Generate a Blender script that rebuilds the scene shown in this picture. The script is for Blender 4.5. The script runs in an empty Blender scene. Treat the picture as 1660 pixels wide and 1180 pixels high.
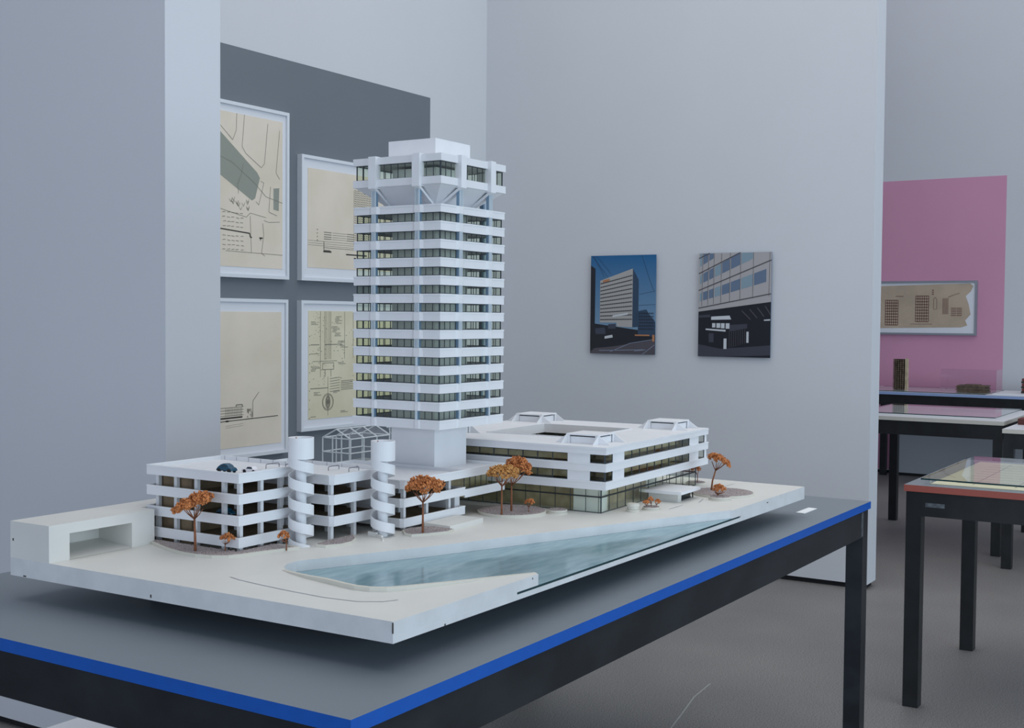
import bpy, bmesh, math, random
from mathutils import Vector, Matrix
random.seed(7)
S = bpy.context.scene
COL = S.collection

# ------------------------------------------------------------------ camera
cam_data = bpy.data.cameras.new('camera')
cam = bpy.data.objects.new('camera', cam_data)
COL.objects.link(cam)
S.camera = cam
cam_data.sensor_width = 36.0
cam_data.lens = 1986.05 / 1660 * 36.0
cam_data.clip_start = 0.05
cam_data.clip_end = 200
RT = Vector((0.5351864, -0.8446933, 0.0082908))
DN = Vector((-0.0264576, -0.0265714, -0.9992967))
FW = Vector((0.8443195, 0.5345907, -0.0365692))
m = Matrix((RT, -DN, -FW)).transposed().to_4x4()
m.translation = Vector((0, 0, 1.55))
cam.matrix_world = m

# ------------------------------------------------------------------ light and exposure
S.view_settings.view_transform = 'Standard'
S.view_settings.look = 'None'
S.view_settings.gamma = 1.0
S.view_settings.use_curve_mapping = False
S.view_settings.exposure = 0.0
W = bpy.data.worlds.new('world'); S.world = W
W.use_nodes = True
bg = W.node_tree.nodes['Background']
bg.inputs[0].default_value = (0.70, 0.80, 1.0, 1)
bg.inputs[1].default_value = 0.38

def area(name, loc, rot, sx, sy, power, col):
    d = bpy.data.lights.new(name, 'AREA'); d.shape = 'RECTANGLE'
    d.size = sx; d.size_y = sy; d.energy = power; d.color = col
    o = bpy.data.objects.new(name, d); COL.objects.link(o)
    o.location = loc; o.rotation_euler = rot
    return o
area('skylight_front', (3.9, 0.8, 5.3), (0, 0, 0), 7.0, 7.0, 178, (1.0, 0.985, 0.95))
area('skylight_back', (10.2, 0.5, 5.3), (0, 0, 0), 4.6, 7.0, 88, (0.95, 0.96, 1.0))
area('window_light', (1.6, -8.0, 2.1), (math.radians(90), 0, 0), 10.0, 4.2, 490, (0.68, 0.86, 1.0))
area('rear_fill_light', (-8.0, -0.5, 2.1), (math.radians(90), 0, math.radians(-90)), 12.0, 4.2, 325, (0.72, 0.84, 1.0))  # added fill behind the camera, brightens faces turned that way; no known window

# ------------------------------------------------------------------ materials
def lin(c):
    out = []
    for v in c:
        v = v / 255.0
        out.append(v / 12.92 if v <= 0.04045 else ((v + 0.055) / 1.055) ** 2.4)
    return tuple(out) + (1,)

def mat(name, rgb, rough=0.6, metal=0.0, noise=0.0, nscale=20.0, bump=0.0, bscale=60.0, rgb2=None, spec=0.5):
    mm = bpy.data.materials.new(name); mm.use_nodes = True
    nt = mm.node_tree; b = nt.nodes['Principled BSDF']
    b.inputs['Base Color'].default_value = lin(rgb)
    b.inputs['Roughness'].default_value = rough
    b.inputs['Metallic'].default_value = metal
    b.inputs['Specular IOR Level'].default_value = spec
    tc = nt.nodes.new('ShaderNodeTexCoord')
    if noise or rgb2:
        n = nt.nodes.new('ShaderNodeTexNoise'); n.inputs['Scale'].default_value = nscale
        n.inputs['Detail'].default_value = 4
        nt.links.new(tc.outputs['Object'], n.inputs['Vector'])
        r = nt.nodes.new('ShaderNodeValToRGB')
        a = lin(rgb)
        if rgb2: c2 = lin(rgb2)
        else: c2 = tuple(min(1, v * (1 - noise)) for v in a[:3]) + (1,)
        r.color_ramp.elements[0].position = 0.38; r.color_ramp.elements[1].position = 0.62
        r.color_ramp.elements[0].color = c2; r.color_ramp.elements[1].color = a
        nt.links.new(n.outputs['Fac'], r.inputs['Fac'])
        nt.links.new(r.outputs['Color'], b.inputs['Base Color'])
    if bump:
        n2 = nt.nodes.new('ShaderNodeTexNoise'); n2.inputs['Scale'].default_value = bscale
        n2.inputs['Detail'].default_value = 5
        nt.links.new(tc.outputs['Object'], n2.inputs['Vector'])
        bp = nt.nodes.new('ShaderNodeBump'); bp.inputs['Strength'].default_value = bump
        bp.inputs['Distance'].default_value = 0.002
        nt.links.new(n2.outputs['Fac'], bp.inputs['Height'])
        nt.links.new(bp.outputs['Normal'], b.inputs['Normal'])
    return mm

def glass(name, tint, ior=1.45, rough=0.0, refl=1.0):
    mm = bpy.data.materials.new(name); mm.use_nodes = True
    nt = mm.node_tree; nt.nodes.clear()
    out = nt.nodes.new('ShaderNodeOutputMaterial')
    tr = nt.nodes.new('ShaderNodeBsdfTransparent'); tr.inputs[0].default_value = tint + (1,)
    gl = nt.nodes.new('ShaderNodeBsdfGlossy'); gl.inputs['Roughness'].default_value = rough
    gl.inputs['Color'].default_value = (refl, refl, refl, 1)
    fr = nt.nodes.new('ShaderNodeFresnel'); fr.inputs['IOR'].default_value = ior
    mx = nt.nodes.new('ShaderNodeMixShader')
    ge = nt.nodes.new('ShaderNodeNewGeometry'); sb = nt.nodes.new('ShaderNodeMath'); sb.operation = 'SUBTRACT'; sb.inputs[0].default_value = 1.0
    nt.links.new(ge.outputs['Backfacing'], sb.inputs[1])
    mu = nt.nodes.new('ShaderNodeMath'); mu.operation = 'MULTIPLY'
    nt.links.new(fr.outputs[0], mu.inputs[0]); nt.links.new(sb.outputs[0], mu.inputs[1])
    nt.links.new(mu.outputs[0], mx.inputs[0]); nt.links.new(tr.outputs[0], mx.inputs[1])
    nt.links.new(gl.outputs[0], mx.inputs[2]); nt.links.new(mx.outputs[0], out.inputs[0])
    return mm

M = {}
M['wall'] = mat('wall_paint', (205, 207, 212), 0.9, noise=0.015, nscale=1.5, bump=0.05, bscale=200)
M['graypaint'] = mat('grey_wall_paint', (112, 119, 127), 0.9, noise=0.03, nscale=2)
M['pink'] = mat('pink_wall_paint', (208, 150, 178), 0.9, noise=0.03, nscale=2)
M['black'] = mat('black_gap', (18, 18, 22), 0.8)
M['ceiling'] = mat('ceiling_paint', (200, 200, 205), 0.9)
M['white'] = mat('model_white', (224, 225, 228), 0.55, noise=0.03, nscale=14)
M['white2'] = mat('model_white_upper', (226, 227, 230), 0.5, noise=0.03, nscale=22)
M['base'] = mat('base_white', (219, 218, 213), 0.5, noise=0.05, nscale=6, bump=0.06, bscale=40)
M['baseside'] = mat('base_edge_white', (212, 213, 214), 0.55, noise=0.08, nscale=18)
M['stain'] = mat('worn_chip', (70, 68, 64), 0.9)
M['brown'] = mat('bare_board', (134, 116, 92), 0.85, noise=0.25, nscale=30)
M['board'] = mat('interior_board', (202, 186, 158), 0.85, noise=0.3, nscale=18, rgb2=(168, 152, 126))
M['steel'] = mat('raw_steel', (62, 66, 71), 0.38, 0.75, noise=0.3, nscale=9, bump=0.05, bscale=80)
M['darksteel'] = mat('dark_steel', (36, 38, 40), 0.4, 0.3, noise=0.3, nscale=12)
M['weld'] = mat('ground_weld_steel', (116, 122, 128), 0.4, 0.6, noise=0.4, nscale=60)
M['tablegray'] = mat('table_laminate', (118, 127, 135), 0.45, noise=0.02, nscale=5, bump=0.03, bscale=400)
M['blue'] = mat('blue_edge', (0, 84, 176), 0.38, noise=0.06, nscale=30)
M['red'] = mat('red_edge', (158, 82, 70), 0.5)
M['cream'] = mat('cream_edge', (205, 200, 190), 0.5)
M['lightblue'] = mat('light_blue_edge', (150, 172, 214), 0.5)
M['tablewhite'] = mat('white_laminate', (226, 228, 232), 0.4)
M['mullion'] = mat('dark_mullion', (52, 62, 68), 0.5)
M['beam'] = mat('black_beam', (34, 42, 46), 0.5)
M['bluefin'] = mat('pale_blue_fin', (196, 208, 216), 0.45)
M['bluefindark'] = mat('slate_blue_fin', (112, 138, 160), 0.45)
M['gravel'] = mat('gravel', (186, 176, 174), 0.95, rgb2=(128, 116, 116), nscale=380, bump=1.0, bscale=400)
M['rim'] = mat('planter_rim', (206, 203, 192), 0.6)
M['trunk'] = mat('dried_stalk', (142, 88, 58), 0.8, noise=0.3, nscale=90)
M['crown'] = mat('dried_flower_rust', (212, 138, 82), 0.9, rgb2=(150, 88, 46), nscale=130)
M['crown2'] = mat('dried_flower_gold', (208, 156, 92), 0.9, rgb2=(166, 112, 60), nscale=130)
M['teal'] = mat('teal_enamel', (20, 72, 96), 0.25, noise=0.1)
M['carblack'] = mat('black_enamel', (26, 28, 34), 0.3)
M['carwhite'] = mat('white_enamel', (222, 218, 222), 0.35)
M['tyre'] = mat('rubber', (16, 16, 18), 0.8)
M['carglass'] = mat('car_window', (40, 56, 66), 0.1)
M['hoop'] = mat('hoop_wire', (78, 80, 88), 0.4, 0.6)
M['wire'] = mat('silver_wire', (214, 220, 222), 0.5)
M['frame'] = mat('frame_white', (218, 222, 228), 0.45)
M['alu'] = mat('frame_aluminium', (160, 166, 176), 0.35, 0.5)
M['mount'] = mat('picture_mount', (222, 224, 230), 0.9)
M['paper'] = mat('aged_paper', (226, 214, 198), 0.9, rgb2=(217, 206, 188), nscale=3)
M['paper2'] = mat('yellowed_tracing_paper', (220, 213, 186), 0.9, rgb2=(212, 204, 176), nscale=4)
M['paperpink'] = mat('paper_border', (205, 172, 150), 0.9)
M['paper3'] = mat('brown_tracing_paper', (190, 172, 152), 0.9, rgb2=(176, 160, 140), nscale=4)
M['inkgreen'] = mat('green_wash', (146, 150, 140), 0.9)
M['ink'] = mat('black_ink', (52, 50, 46), 0.9)
M['inkfaint'] = mat('grey_ink', (122, 118, 108), 0.9)
M['inkbrown'] = mat('brown_ink', (132, 100, 90), 0.9)
M['card'] = mat('label_card_white', (238, 240, 242), 0.7)
M['modelbrown'] = mat('brown_card_model', (116, 98, 80), 0.9, rgb2=(84, 70, 56), nscale=30)
M['modeldark'] = mat('dark_card_model', (62, 56, 50), 0.9)
M['modelred'] = mat('dark_red_card', (112, 58, 56), 0.9)
M['plinth'] = mat('plinth_white', (196, 200, 204), 0.6)
M['woodedge'] = mat('plinth_seam', (164, 128, 116), 0.8)
M['scratch'] = mat('floor_scratch', (168, 170, 168), 0.6)
M['wglass'] = glass('window_glass', (0.95, 0.97, 0.925), 1.40, 0.03)
M['clear'] = glass('sheet_glass', (0.955, 0.98, 0.97), 1.52, 0.0)
M['acrylic'] = glass('acrylic', (0.985, 0.985, 0.99), 1.5, 0.02)
M['glassedge'] = mat('glass_edge_green', (22, 58, 62), 0.15)

def streak(mm, sc):
    nt = mm.node_tree
    n = [x for x in nt.nodes if x.type == 'TEX_NOISE'][0]
    mp = nt.nodes.new('ShaderNodeMapping'); mp.inputs['Scale'].default_value = sc
    tc = [x for x in nt.nodes if x.type == 'TEX_COORD'][0]
    nt.links.new(tc.outputs['Object'], mp.inputs['Vector']); nt.links.new(mp.outputs[0], n.inputs['Vector'])
streak(M['steel'], (0.5, 0.5, 0.9))

def floor_mat():
    mm = mat('floor_screed', (104, 102, 102), 0.55, bump=0.12, bscale=500)
    nt = mm.node_tree; b = nt.nodes['Principled BSDF']
    tc = nt.nodes.new('ShaderNodeTexCoord')
    n1 = nt.nodes.new('ShaderNodeTexNoise'); n1.inputs['Scale'].default_value = 190; n1.inputs['Detail'].default_value = 2
    n2 = nt.nodes.new('ShaderNodeTexNoise'); n2.inputs['Scale'].default_value = 2.2; n2.inputs['Detail'].default_value = 6
    for n in (n1, n2): nt.links.new(tc.outputs['Object'], n.inputs['Vector'])
    r = nt.nodes.new('ShaderNodeValToRGB')
    r.color_ramp.elements[0].position = 0.30; r.color_ramp.elements[0].color = lin((88, 86, 85))
    r.color_ramp.elements[1].position = 0.72; r.color_ramp.elements[1].color = lin((160, 157, 154))
    nt.links.new(n1.outputs['Fac'], r.inputs['Fac'])
    r2 = nt.nodes.new('ShaderNodeValToRGB')
    r2.color_ramp.elements[0].position = 0.3; r2.color_ramp.elements[0].color = (0.86, 0.86, 0.88, 1)
    r2.color_ramp.elements[1].position = 0.7; r2.color_ramp.elements[1].color = (1, 1, 1, 1)
    nt.links.new(n2.outputs['Fac'], r2.inputs['Fac'])
    mx = nt.nodes.new('ShaderNodeMix'); mx.data_type = 'RGBA'; mx.blend_type = 'MULTIPLY'
    mx.inputs['Factor'].default_value = 1
    nt.links.new(r.outputs['Color'], mx.inputs['A']); nt.links.new(r2.outputs['Color'], mx.inputs['B'])
    nt.links.new(mx.outputs['Result'], b.inputs['Base Color'])
    return mm
M['floor'] = floor_mat()
M['benchgrey'] = mat('bench_grey', (158, 162, 168), 0.8)

def water_mat():
    mm = mat('pond_water', (104, 134, 150), 0.12)
    nt = mm.node_tree; b = nt.nodes['Principled BSDF']
    tc = nt.nodes.new('ShaderNodeTexCoord')
    mp = nt.nodes.new('ShaderNodeMapping'); mp.inputs['Rotation'].default_value = (0, 0, math.radians(20))
    mp.inputs['Scale'].default_value = (10, 46, 10)
    nt.links.new(tc.outputs['Object'], mp.inputs['Vector'])
    n = nt.nodes.new('ShaderNodeTexNoise'); n.inputs['Scale'].default_value = 1.0; n.inputs['Detail'].default_value = 6
    nt.links.new(mp.outputs[0], n.inputs['Vector'])
    r = nt.nodes.new('ShaderNodeValToRGB')
    r.color_ramp.elements[0].position = 0.35; r.color_ramp.elements[0].color = lin((112, 148, 160))
    r.color_ramp.elements[1].position = 0.7; r.color_ramp.elements[1].color = lin((142, 172, 180))
    nt.links.new(n.outputs['Fac'], r.inputs['Fac']); nt.links.new(r.outputs['Color'], b.inputs['Base Color'])
    bp = nt.nodes.new('ShaderNodeBump'); bp.inputs['Strength'].default_value = 0.25; bp.inputs['Distance'].default_value = 0.002
    nt.links.new(n.outputs['Fac'], bp.inputs['Height']); nt.links.new(bp.outputs['Normal'], b.inputs['Normal'])
    return mm
M['water'] = water_mat()

def sky_print():
    mm = mat('photo_sky', (40, 110, 160), 0.25)
    nt = mm.node_tree; b = nt.nodes['Principled BSDF']
    tc = nt.nodes.new('ShaderNodeTexCoord'); sp = nt.nodes.new('ShaderNodeSeparateXYZ')
    nt.links.new(tc.outputs['Generated'], sp.inputs[0])
    r = nt.nodes.new('ShaderNodeValToRGB')
    r.color_ramp.elements[0].position = 0.25; r.color_ramp.elements[0].color = lin((112, 144, 172))
    r.color_ramp.elements[1].position = 1.0; r.color_ramp.elements[1].color = lin((12, 92, 144))
    nt.links.new(sp.outputs['Z'], r.inputs['Fac']); nt.links.new(r.outputs['Color'], b.inputs['Base Color'])
    return mm
M['psky'] = sky_print()
for k, c in dict(pdark=(24, 28, 40), pmid=(58, 64, 82), pbld=(166, 164, 162), pside=(44, 66, 92), pwin=(82, 80, 84),
                 pconc=(168, 164, 166), pglass=(96, 114, 138), pglass2=(128, 150, 164), pline=(78, 74, 80),
                 pshad=(22, 24, 34), pwhite=(196, 200, 206), porange=(176, 120, 84), proad=(78, 74, 84),
                 pstone=(60, 62, 74), psoft=(140, 152, 176)).items():
    M[k] = mat('print_' + k[1:], c, 0.3)

# ------------------------------------------------------------------ mesh helpers
# city model scaled about the camera position, widening the gap beneath its base
MODEL = {'on': False, 'k': 0.95, 'lift': 0.0775}
def model_point(p):
    p = Vector(p)
    return p * MODEL['k'] + Vector((0, 0, MODEL['lift'])) if MODEL['on'] else p

class MB:
    def __init__(s, T=None):
        s.v = []; s.f = []; s.mi = []; s.T = T
    def add(s, vs, fs, mi=0):
        n = len(s.v)
        for p in vs:
            p = Vector(p)
            if s.T: p = s.T(p)
            s.v.append(p)
        for f in fs:
            s.f.append([n + i for i in f]); s.mi.append(mi)
    def box(s, x0, x1, y0, y1, z0, z1, mi=0, side=None, top=None):
        vs = [(x0,y0,z0),(x1,y0,z0),(x1,y1,z0),(x0,y1,z0),(x0,y0,z1),(x1,y0,z1),(x1,y1,z1),(x0,y1,z1)]
        s.add(vs, [(0,3,2,1)], mi)
        s.add(vs, [(4,5,6,7)], mi if top is None else top)
        s.add(vs, [(0,1,5,4),(1,2,6,5),(2,3,7,6),(3,0,4,7)], mi if side is None else side)
    def frustum(s, a, b, mi=0):
        # a,b: (x0,x1,y0,y1,z)
        q = lambda r: [(r[0],r[2],r[4]),(r[1],r[2],r[4]),(r[1],r[3],r[4]),(r[0],r[3],r[4])]
        s.add(q(a) + q(b), [(0,3,2,1),(4,5,6,7),(0,1,5,4),(1,2,6,5),(2,3,7,6),(3,0,4,7)], mi)
    def prism(s, poly, z0, z1, mi=0, side=None, top=None):
        n = len(poly)
        ar = sum(poly[i][0]*poly[(i+1)%n][1]-poly[(i+1)%n][0]*poly[i][1] for i in range(n))
        if ar < 0: poly = poly[::-1]
        vs = [(p[0],p[1],z0) for p in poly] + [(p[0],p[1],z1) for p in poly]
        s.add(vs, [tuple(range(n))[::-1]], mi)
        s.add(vs, [tuple(range(n, 2*n))], mi if top is None else top)
        s.add(vs, [(i,(i+1)%n,n+(i+1)%n,n+i) for i in range(n)], mi if side is None else side)
    def cyl(s, cx, cy, r, z0, z1, n=24, mi=0, top=None, r2=None):
        r2 = r if r2 is None else r2
        vs = [(cx+r*math.cos(2*math.pi*i/n), cy+r*math.sin(2*math.pi*i/n), z0) for i in range(n)]
        vs += [(cx+r2*math.cos(2*math.pi*i/n), cy+r2*math.sin(2*math.pi*i/n), z1) for i in range(n)]
        s.add(vs, [tuple(range(n))[::-1]], mi); s.add(vs, [tuple(range(n,2*n))], mi if top is None else top)
        s.add(vs, [(i,(i+1)%n,n+(i+1)%n,n+i) for i in range(n)], mi)
    def tube(s, pts, r, n=6, mi=0, r1=None):
        pts = [Vector(p) for p in pts]; rings = []; vs = []
        k = len(pts)
        for i, p in enumerate(pts):
            d = (pts[min(i+1,k-1)] - pts[max(i-1,0)]).normalized()
            a = d.orthogonal().normalized(); b = d.cross(a)
            if i and rings:
                # keep frame steady
                a = (pa - d * pa.dot(d)).normalized(); b = d.cross(a)
            pa = a
            rr = r if r1 is None else r + (r1 - r) * i / (k - 1)
            rings.append(i)
            vs += [p + a*rr*math.cos(2*math.pi*j/n) + b*rr*math.sin(2*math.pi*j/n) for j in range(n)]
        fs = []
        for i in range(k-1):
            for j in range(n):
                fs.append((i*n+j, i*n+(j+1)%n, (i+1)*n+(j+1)%n, (i+1)*n+j))
        fs.append(tuple(range(n))[::-1]); fs.append(tuple((k-1)*n+j for j in range(n)))
        s.add(vs, fs, mi)
    def bar(s, a, b, w, h=None, mi=0):
        # square bar between two points
        s.tube([a, b], w*0.7071, 4, mi)
    def lump(s, c, r, mi=0, sq=1.0):
        ax = random.uniform(0, 6.28)
        vs = []
        P = [(0,0,1),(0.894,0,0.447),(0.276,0.851,0.447),(-0.724,0.526,0.447),(-0.724,-0.526,0.447),(0.276,-0.851,0.447),
             (0.724,0.526,-0.447),(-0.276,0.851,-0.447),(-0.894,0,-0.447),(-0.276,-0.851,-0.447),(0.724,-0.526,-0.447),(0,0,-1)]
        F = [(0,1,2),(0,2,3),(0,3,4),(0,4,5),(0,5,1),(1,6,2),(2,7,3),(3,8,4),(4,9,5),(5,10,1),(6,7,2),(7,8,3),(8,9,4),(9,10,5),(10,6,1),(11,7,6),(11,8,7),(11,9,8),(11,10,9),(11,6,10)]
        ca, sa = math.cos(ax), math.sin(ax)
        for p in P:
            q = r * random.uniform(0.65, 1.3)
            vs.append((c[0]+q*(p[0]*ca-p[1]*sa), c[1]+q*(p[0]*sa+p[1]*ca), c[2]+q*p[2]*sq))
        s.add(vs, F, mi)
    def build(s, name, mats, parent=None, root=None, smooth=False, **props):
        org = Vector((0,0,0))
        if root is not None: org = root.location.copy()
        elif parent is not None: org = parent.location.copy()
        elif 'loc' in props: org = model_point(props.pop('loc'))
        me = bpy.data.meshes.new(name)
        me.from_pydata([tuple(model_point(p) - org) for p in s.v], [], s.f)
        if not isinstance(mats, (list, tuple)): mats = [mats]
        for mm in mats: me.materials.append(mm)
        for p, k in zip(me.polygons, s.mi):
            p.material_index = k
            p.use_smooth = smooth
        me.update()
        o = bpy.data.objects.new(name, me); COL.objects.link(o)
        if parent is not None:
            o.parent = parent
        else: o.location = org
        for k, v in props.items(): o[k] = v
        return o

def thing(name, label, cat, loc, group=None):
    o = bpy.data.objects.new(name, None); COL.objects.link(o)
    o.empty_display_size = 0.05
    o.location = model_point(loc); o['label'] = label; o['category'] = cat
    if group: o['group'] = group
    return o
def part(name, mb, mats, parent, root=None, smooth=False, **k):
    """part of a thing (parent = thing) or sub-part (parent = part, root = thing)"""
    return mb.build(name, mats, parent, root if root is not None else parent, smooth, **k)
def copy_part(o, parent, offset):
    c = o.copy(); COL.objects.link(c); c.parent = parent; c.location = Vector(offset) * MODEL['k']
    return c
def struct(name, mb, mats):
    return mb.build(name, mats, None, kind='structure')

def one(fn, *a, **k):
    T = k.pop('T', None); b = MB(T); getattr(b, fn)(*a, **k); return b

# ------------------------------------------------------------------ room
struct('floor', one('box', -4, 14.5, -6, 8.5, -0.1, 0), M['floor'])
b = MB(); b.box(-4, 14.5, -6, 8.5, 5.4, 5.5); struct('ceiling', b, M['ceiling'])
def wall(name, x0, x1, y0, y1, top=5.4, gap=0.03):
    b = MB(); b.box(x0, x1, y0, y1, gap, top); w = struct(name, b, M['wall'])
    g = MB(); i = 0.02; g.box(x0+i, x1-i, y0+i, y1-i, 0, gap); g.build('skirting_gap', M['black'], w, None)
    return w
wall('wall_left', 2.85, 3.10, 3.181, 8.4)
wall('wall_drawings', 3.15, 7.05, 4.69, 4.9)
wall('wall_photographs', 7.05, 7.22, 2.02, 4.9)
wall('wall_back', 12.7, 12.9, -6, 8.4)
b = MB(); b.box(3.8, 6.397, 4.687, 4.6905, 0.04, 2.963)
b.build('trim_1', M['graypaint'], None, kind='structure')
b = MB(); b.box(12.697, 12.7005, 2.354, 5.6, 0.04, 2.989)
b.build('trim_2', M['pink'], None, kind='structure')
# thin scratch on the floor
def curve_strip(b, pts, w, z=None, mi=0):
    for i in range(len(pts)-1):
        p = Vector(pts[i]); q = Vector(pts[i+1]); d = (q-p); n = Vector((-d.y, d.x, 0)).normalized()*w/2
        b.add([p-n, q-n, q+n, p+n], [(0,1,2,3)], mi)
b = MB(); curve_strip(b, [(4.10,1.90,.0006),(4.225,1.945,.0006),(4.395,1.979,.0006),(4.627,2.029,.0006),(4.84,2.048,.0006)], 0.006)
b.build('floor_scratch', M['scratch'], bpy.data.objects['floor'], None)

# ------------------------------------------------------------------ tables
def table(label, x0, x1, y0, y1, top, edge, group=None, H=0.9, th=0.026, ap=0.097, lw=0.06, steel='steel', legs=None, ins=0.008, weld=False):
    t = thing('display_table', label, 'table', ((x0+x1)/2, (y0+y1)/2, 0), group)
    b = MB(); b.box(x0, x1, y0, y1, H-th, H, 0, side=1, top=0); part('tabletop', b, [M[top], M[edge]], t)
    a0, a1, c0, c1 = x0+ins, x1-ins, y0+ins, y1-ins
    for (lx, ly) in (legs or ((a0,c0),(a1-lw,c0),(a0,c1-lw),(a1-lw,c1-lw))):
        b = MB(); b.box(lx, lx+lw, ly, ly+lw, 0, H-th-0.002); l = part('leg', b, M[steel], t)
    zb, zt = H-th-ap, H-th-0.002
    for r in ((a0+lw, a1-lw, c0+0.001, c0+lw-0.01), (a0+lw, a1-lw, c1-lw+0.01, c1-0.001), (a0+0.001, a0+lw-0.01, c0+lw, c1-lw), (a1-lw+0.01, a1-0.001, c0+lw, c1-lw)):
        b = MB(); b.box(*r, zb, zt); part('apron', b, M[steel], t)
    if weld:
        b = MB(); b.box(a1-lw-0.018, a1-lw+0.004, c0-0.0006, c0+0.01, zb+0.004, zt-0.004)
        part('weld_seam', b, M['weld'], t)
    return t
tm = table('long grey-topped steel table with blue edges, carrying the white city model', 1.518, 4.441, 1.264, 2.722, 'tablegray', 'blue', weld=True)
tb = table('grey-topped steel table pushed up behind the long blue-edged table, carrying the wire pavilion', 3.45, 4.44, 2.742, 3.62, 'tablegray', 'blue', weld=False)
ta = table('steel table with red edge and glass sheet, nearest on the right', 4.985, 6.08, 0.02, 1.288, 'tablegray', 'red', steel='darksteel')
tB = table('white steel-framed table with a glass sheet on top, in front of the pink wall', 8.55, 9.74, 1.57, 2.625, 'tablewhite', 'cream', steel='darksteel')
tD = table('white-topped steel table cut off by the right side of the photo', 8.15, 9.40, 0.15, 1.505, 'tablewhite', 'cream', H=0.885, steel='darksteel')
tC = table('light blue-edged steel table farthest back, under the framed sketch', 11.6, 12.56, 1.1, 3.485, 'tablewhite', 'lightblue', steel='darksteel')
t = thing('low_bench', 'dark grey low bench against the pink wall, seen under the far tables', 'bench', (12.5, 0.0, 0))
b = MB(); b.box(12.57, 12.69, -4.0, 3.40, 0.03, 0.56); part('front_panel', b, M['benchgrey'], t)
b = MB(); b.box(12.59, 12.69, -3.98, 3.38, 0.0, 0.03); part('recessed_base', b, M['black'], t)
# weld marks on the red-edged table
b = MB(); b.box(4.9925, 4.9929, 1.13, 1.205, 0.815, 0.832); part('weld_seam', b, M['weld'], ta)

# label card
b = MB(); b.add([(4.017,1.397,0.9005),(4.013,1.366,0.9005),(4.143,1.366,0.9005),(4.147,1.397,0.9005),
                 (4.017,1.397,0.9025),(4.013,1.366,0.9025),(4.143,1.366,0.9025),(4.147,1.397,0.9025)],
                [(0,3,2,1),(4,5,6,7),(0,1,5,4),(1,2,6,5),(2,3,7,6),(3,0,4,7)])
o = b.build('label_card', M['card'], None, loc=(4.08,1.38,0.9005))
o['label'] = 'small white label card lying on the blue-edged table beside the model'; o['category'] = 'label'

# plinth half seen under the main table
t = thing('display_plinth', 'low white plinth seen under the left end of the blue-edged table', 'plinth', (2.0, 3.3, 0))
b = MB(); b.box(1.45, 2.475, 3.0, 3.16, 0.0, 0.29); part('body', b, M['plinth'], t)
b = MB(); b.box(1.45, 2.475, 2.992, 3.16, 0.29, 0.296); part('top_sheet', b, M['tablewhite'], t)
b = MB(); b.box(2.470, 2.478, 2.9955, 3.002, 0.0, 0.29); part('edge_strip', b, M['woodedge'], t)

# ------------------------------------------------------------------ glass sheets on tables
def sheet(label, x0, x1, y0, y1, z, under=None, mat_=None, t_=0.006):
    b = MB(); b.box(x0, x1, y0, y1, z, z+t_, 0, side=1)
    o = b.build('glass_sheet', [M['clear'], M['glassedge']], None, loc=((x0+x1)/2,(y0+y1)/2,z))
    o['label'] = label; o['category'] = 'glass'
    return o
GA = sheet('clear glass sheet raised over the drawings on the red-edged table', 5.035, 6.02, 0.08, 1.235, 0.918)
for (x, y) in ((5.045, 1.20), (5.99, 1.20), (5.045, 0.10), (5.99, 0.10)):
    b = MB(); b.box(x, x+0.02, y, y+0.02, 0.9, 0.918); part('spacer', b, M['acrylic'], GA)
GB = sheet('clear glass sheet on the white table, mirroring the pink wall', 8.64, 9.62, 1.64, 2.58, 0.913)
for (x, y) in ((8.66, 1.66), (9.58, 1.66), (8.66, 2.54), (9.58, 2.54)):
    b = MB(); b.box(x, x+0.02, y, y+0.02, 0.9, 0.913); part('spacer', b, M['acrylic'], GB)
sheet('clear glass sheet on the light blue-edged table at the back', 11.64, 12.5, 2.3, 3.42, 0.901)
t = thing('drawing_sheet', 'large cream drawing lying under glass on the red-edged table', 'drawing', (5.5, 0.7, 0.9005))
b = MB(); b.box(5.06, 5.99, 0.12, 1.20, 0.9005, 0.9025); part('paper', b, M['paper2'], t)
b = MB()
for i in range(9):
    x = 5.15+0.09*i; b.box(x, x+0.003, 0.2, 1.12, 0.9026, 0.903)
for i in range(6):
    y = 0.25+0.16*i; b.box(5.12, 5.93, y, y+0.003, 0.9026, 0.903)
part('ink_lines', b, M['inkfaint'], t, kind='stuff')

# ------------------------------------------------------------------ wall pictures
class Flat:
    """draws flat print on a sheet: u to the right, v down, in metres from the sheet's upper left corner"""
    def __init__(s, P, R, D, N): s.P, s.R, s.D, s.N = Vector(P), Vector(R), Vector(D), Vector(N)
    def p(s, u, v, lift): return s.P + s.R*u + s.D*v + s.N*lift
    def line(s, b, pts, w, lift=0.0012, mi=0):
        for i in range(len(pts)-1):
            a, c = Vector(pts[i]), Vector(pts[i+1]); d = c-a
            if d.length < 1e-6: continue
            n = Vector((-d.y, d.x)).normalized()*w/2
            q = [a-n, c-n, c+n, a+n]
            b.add([s.p(x.x, x.y, lift) for x in q], [(0,3,2,1)], mi)
    def poly(s, b, pts, lift=0.0008, mi=0):
        b.add([s.p(x, y, lift) for x, y in pts], [tuple(range(len(pts)))], mi)
    def rect(s, b, u0, v0, u1, v1, lift=0.0008, mi=0): s.poly(b, [(u0,v0),(u1,v0),(u1,v1),(u0,v1)], lift, mi)

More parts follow.
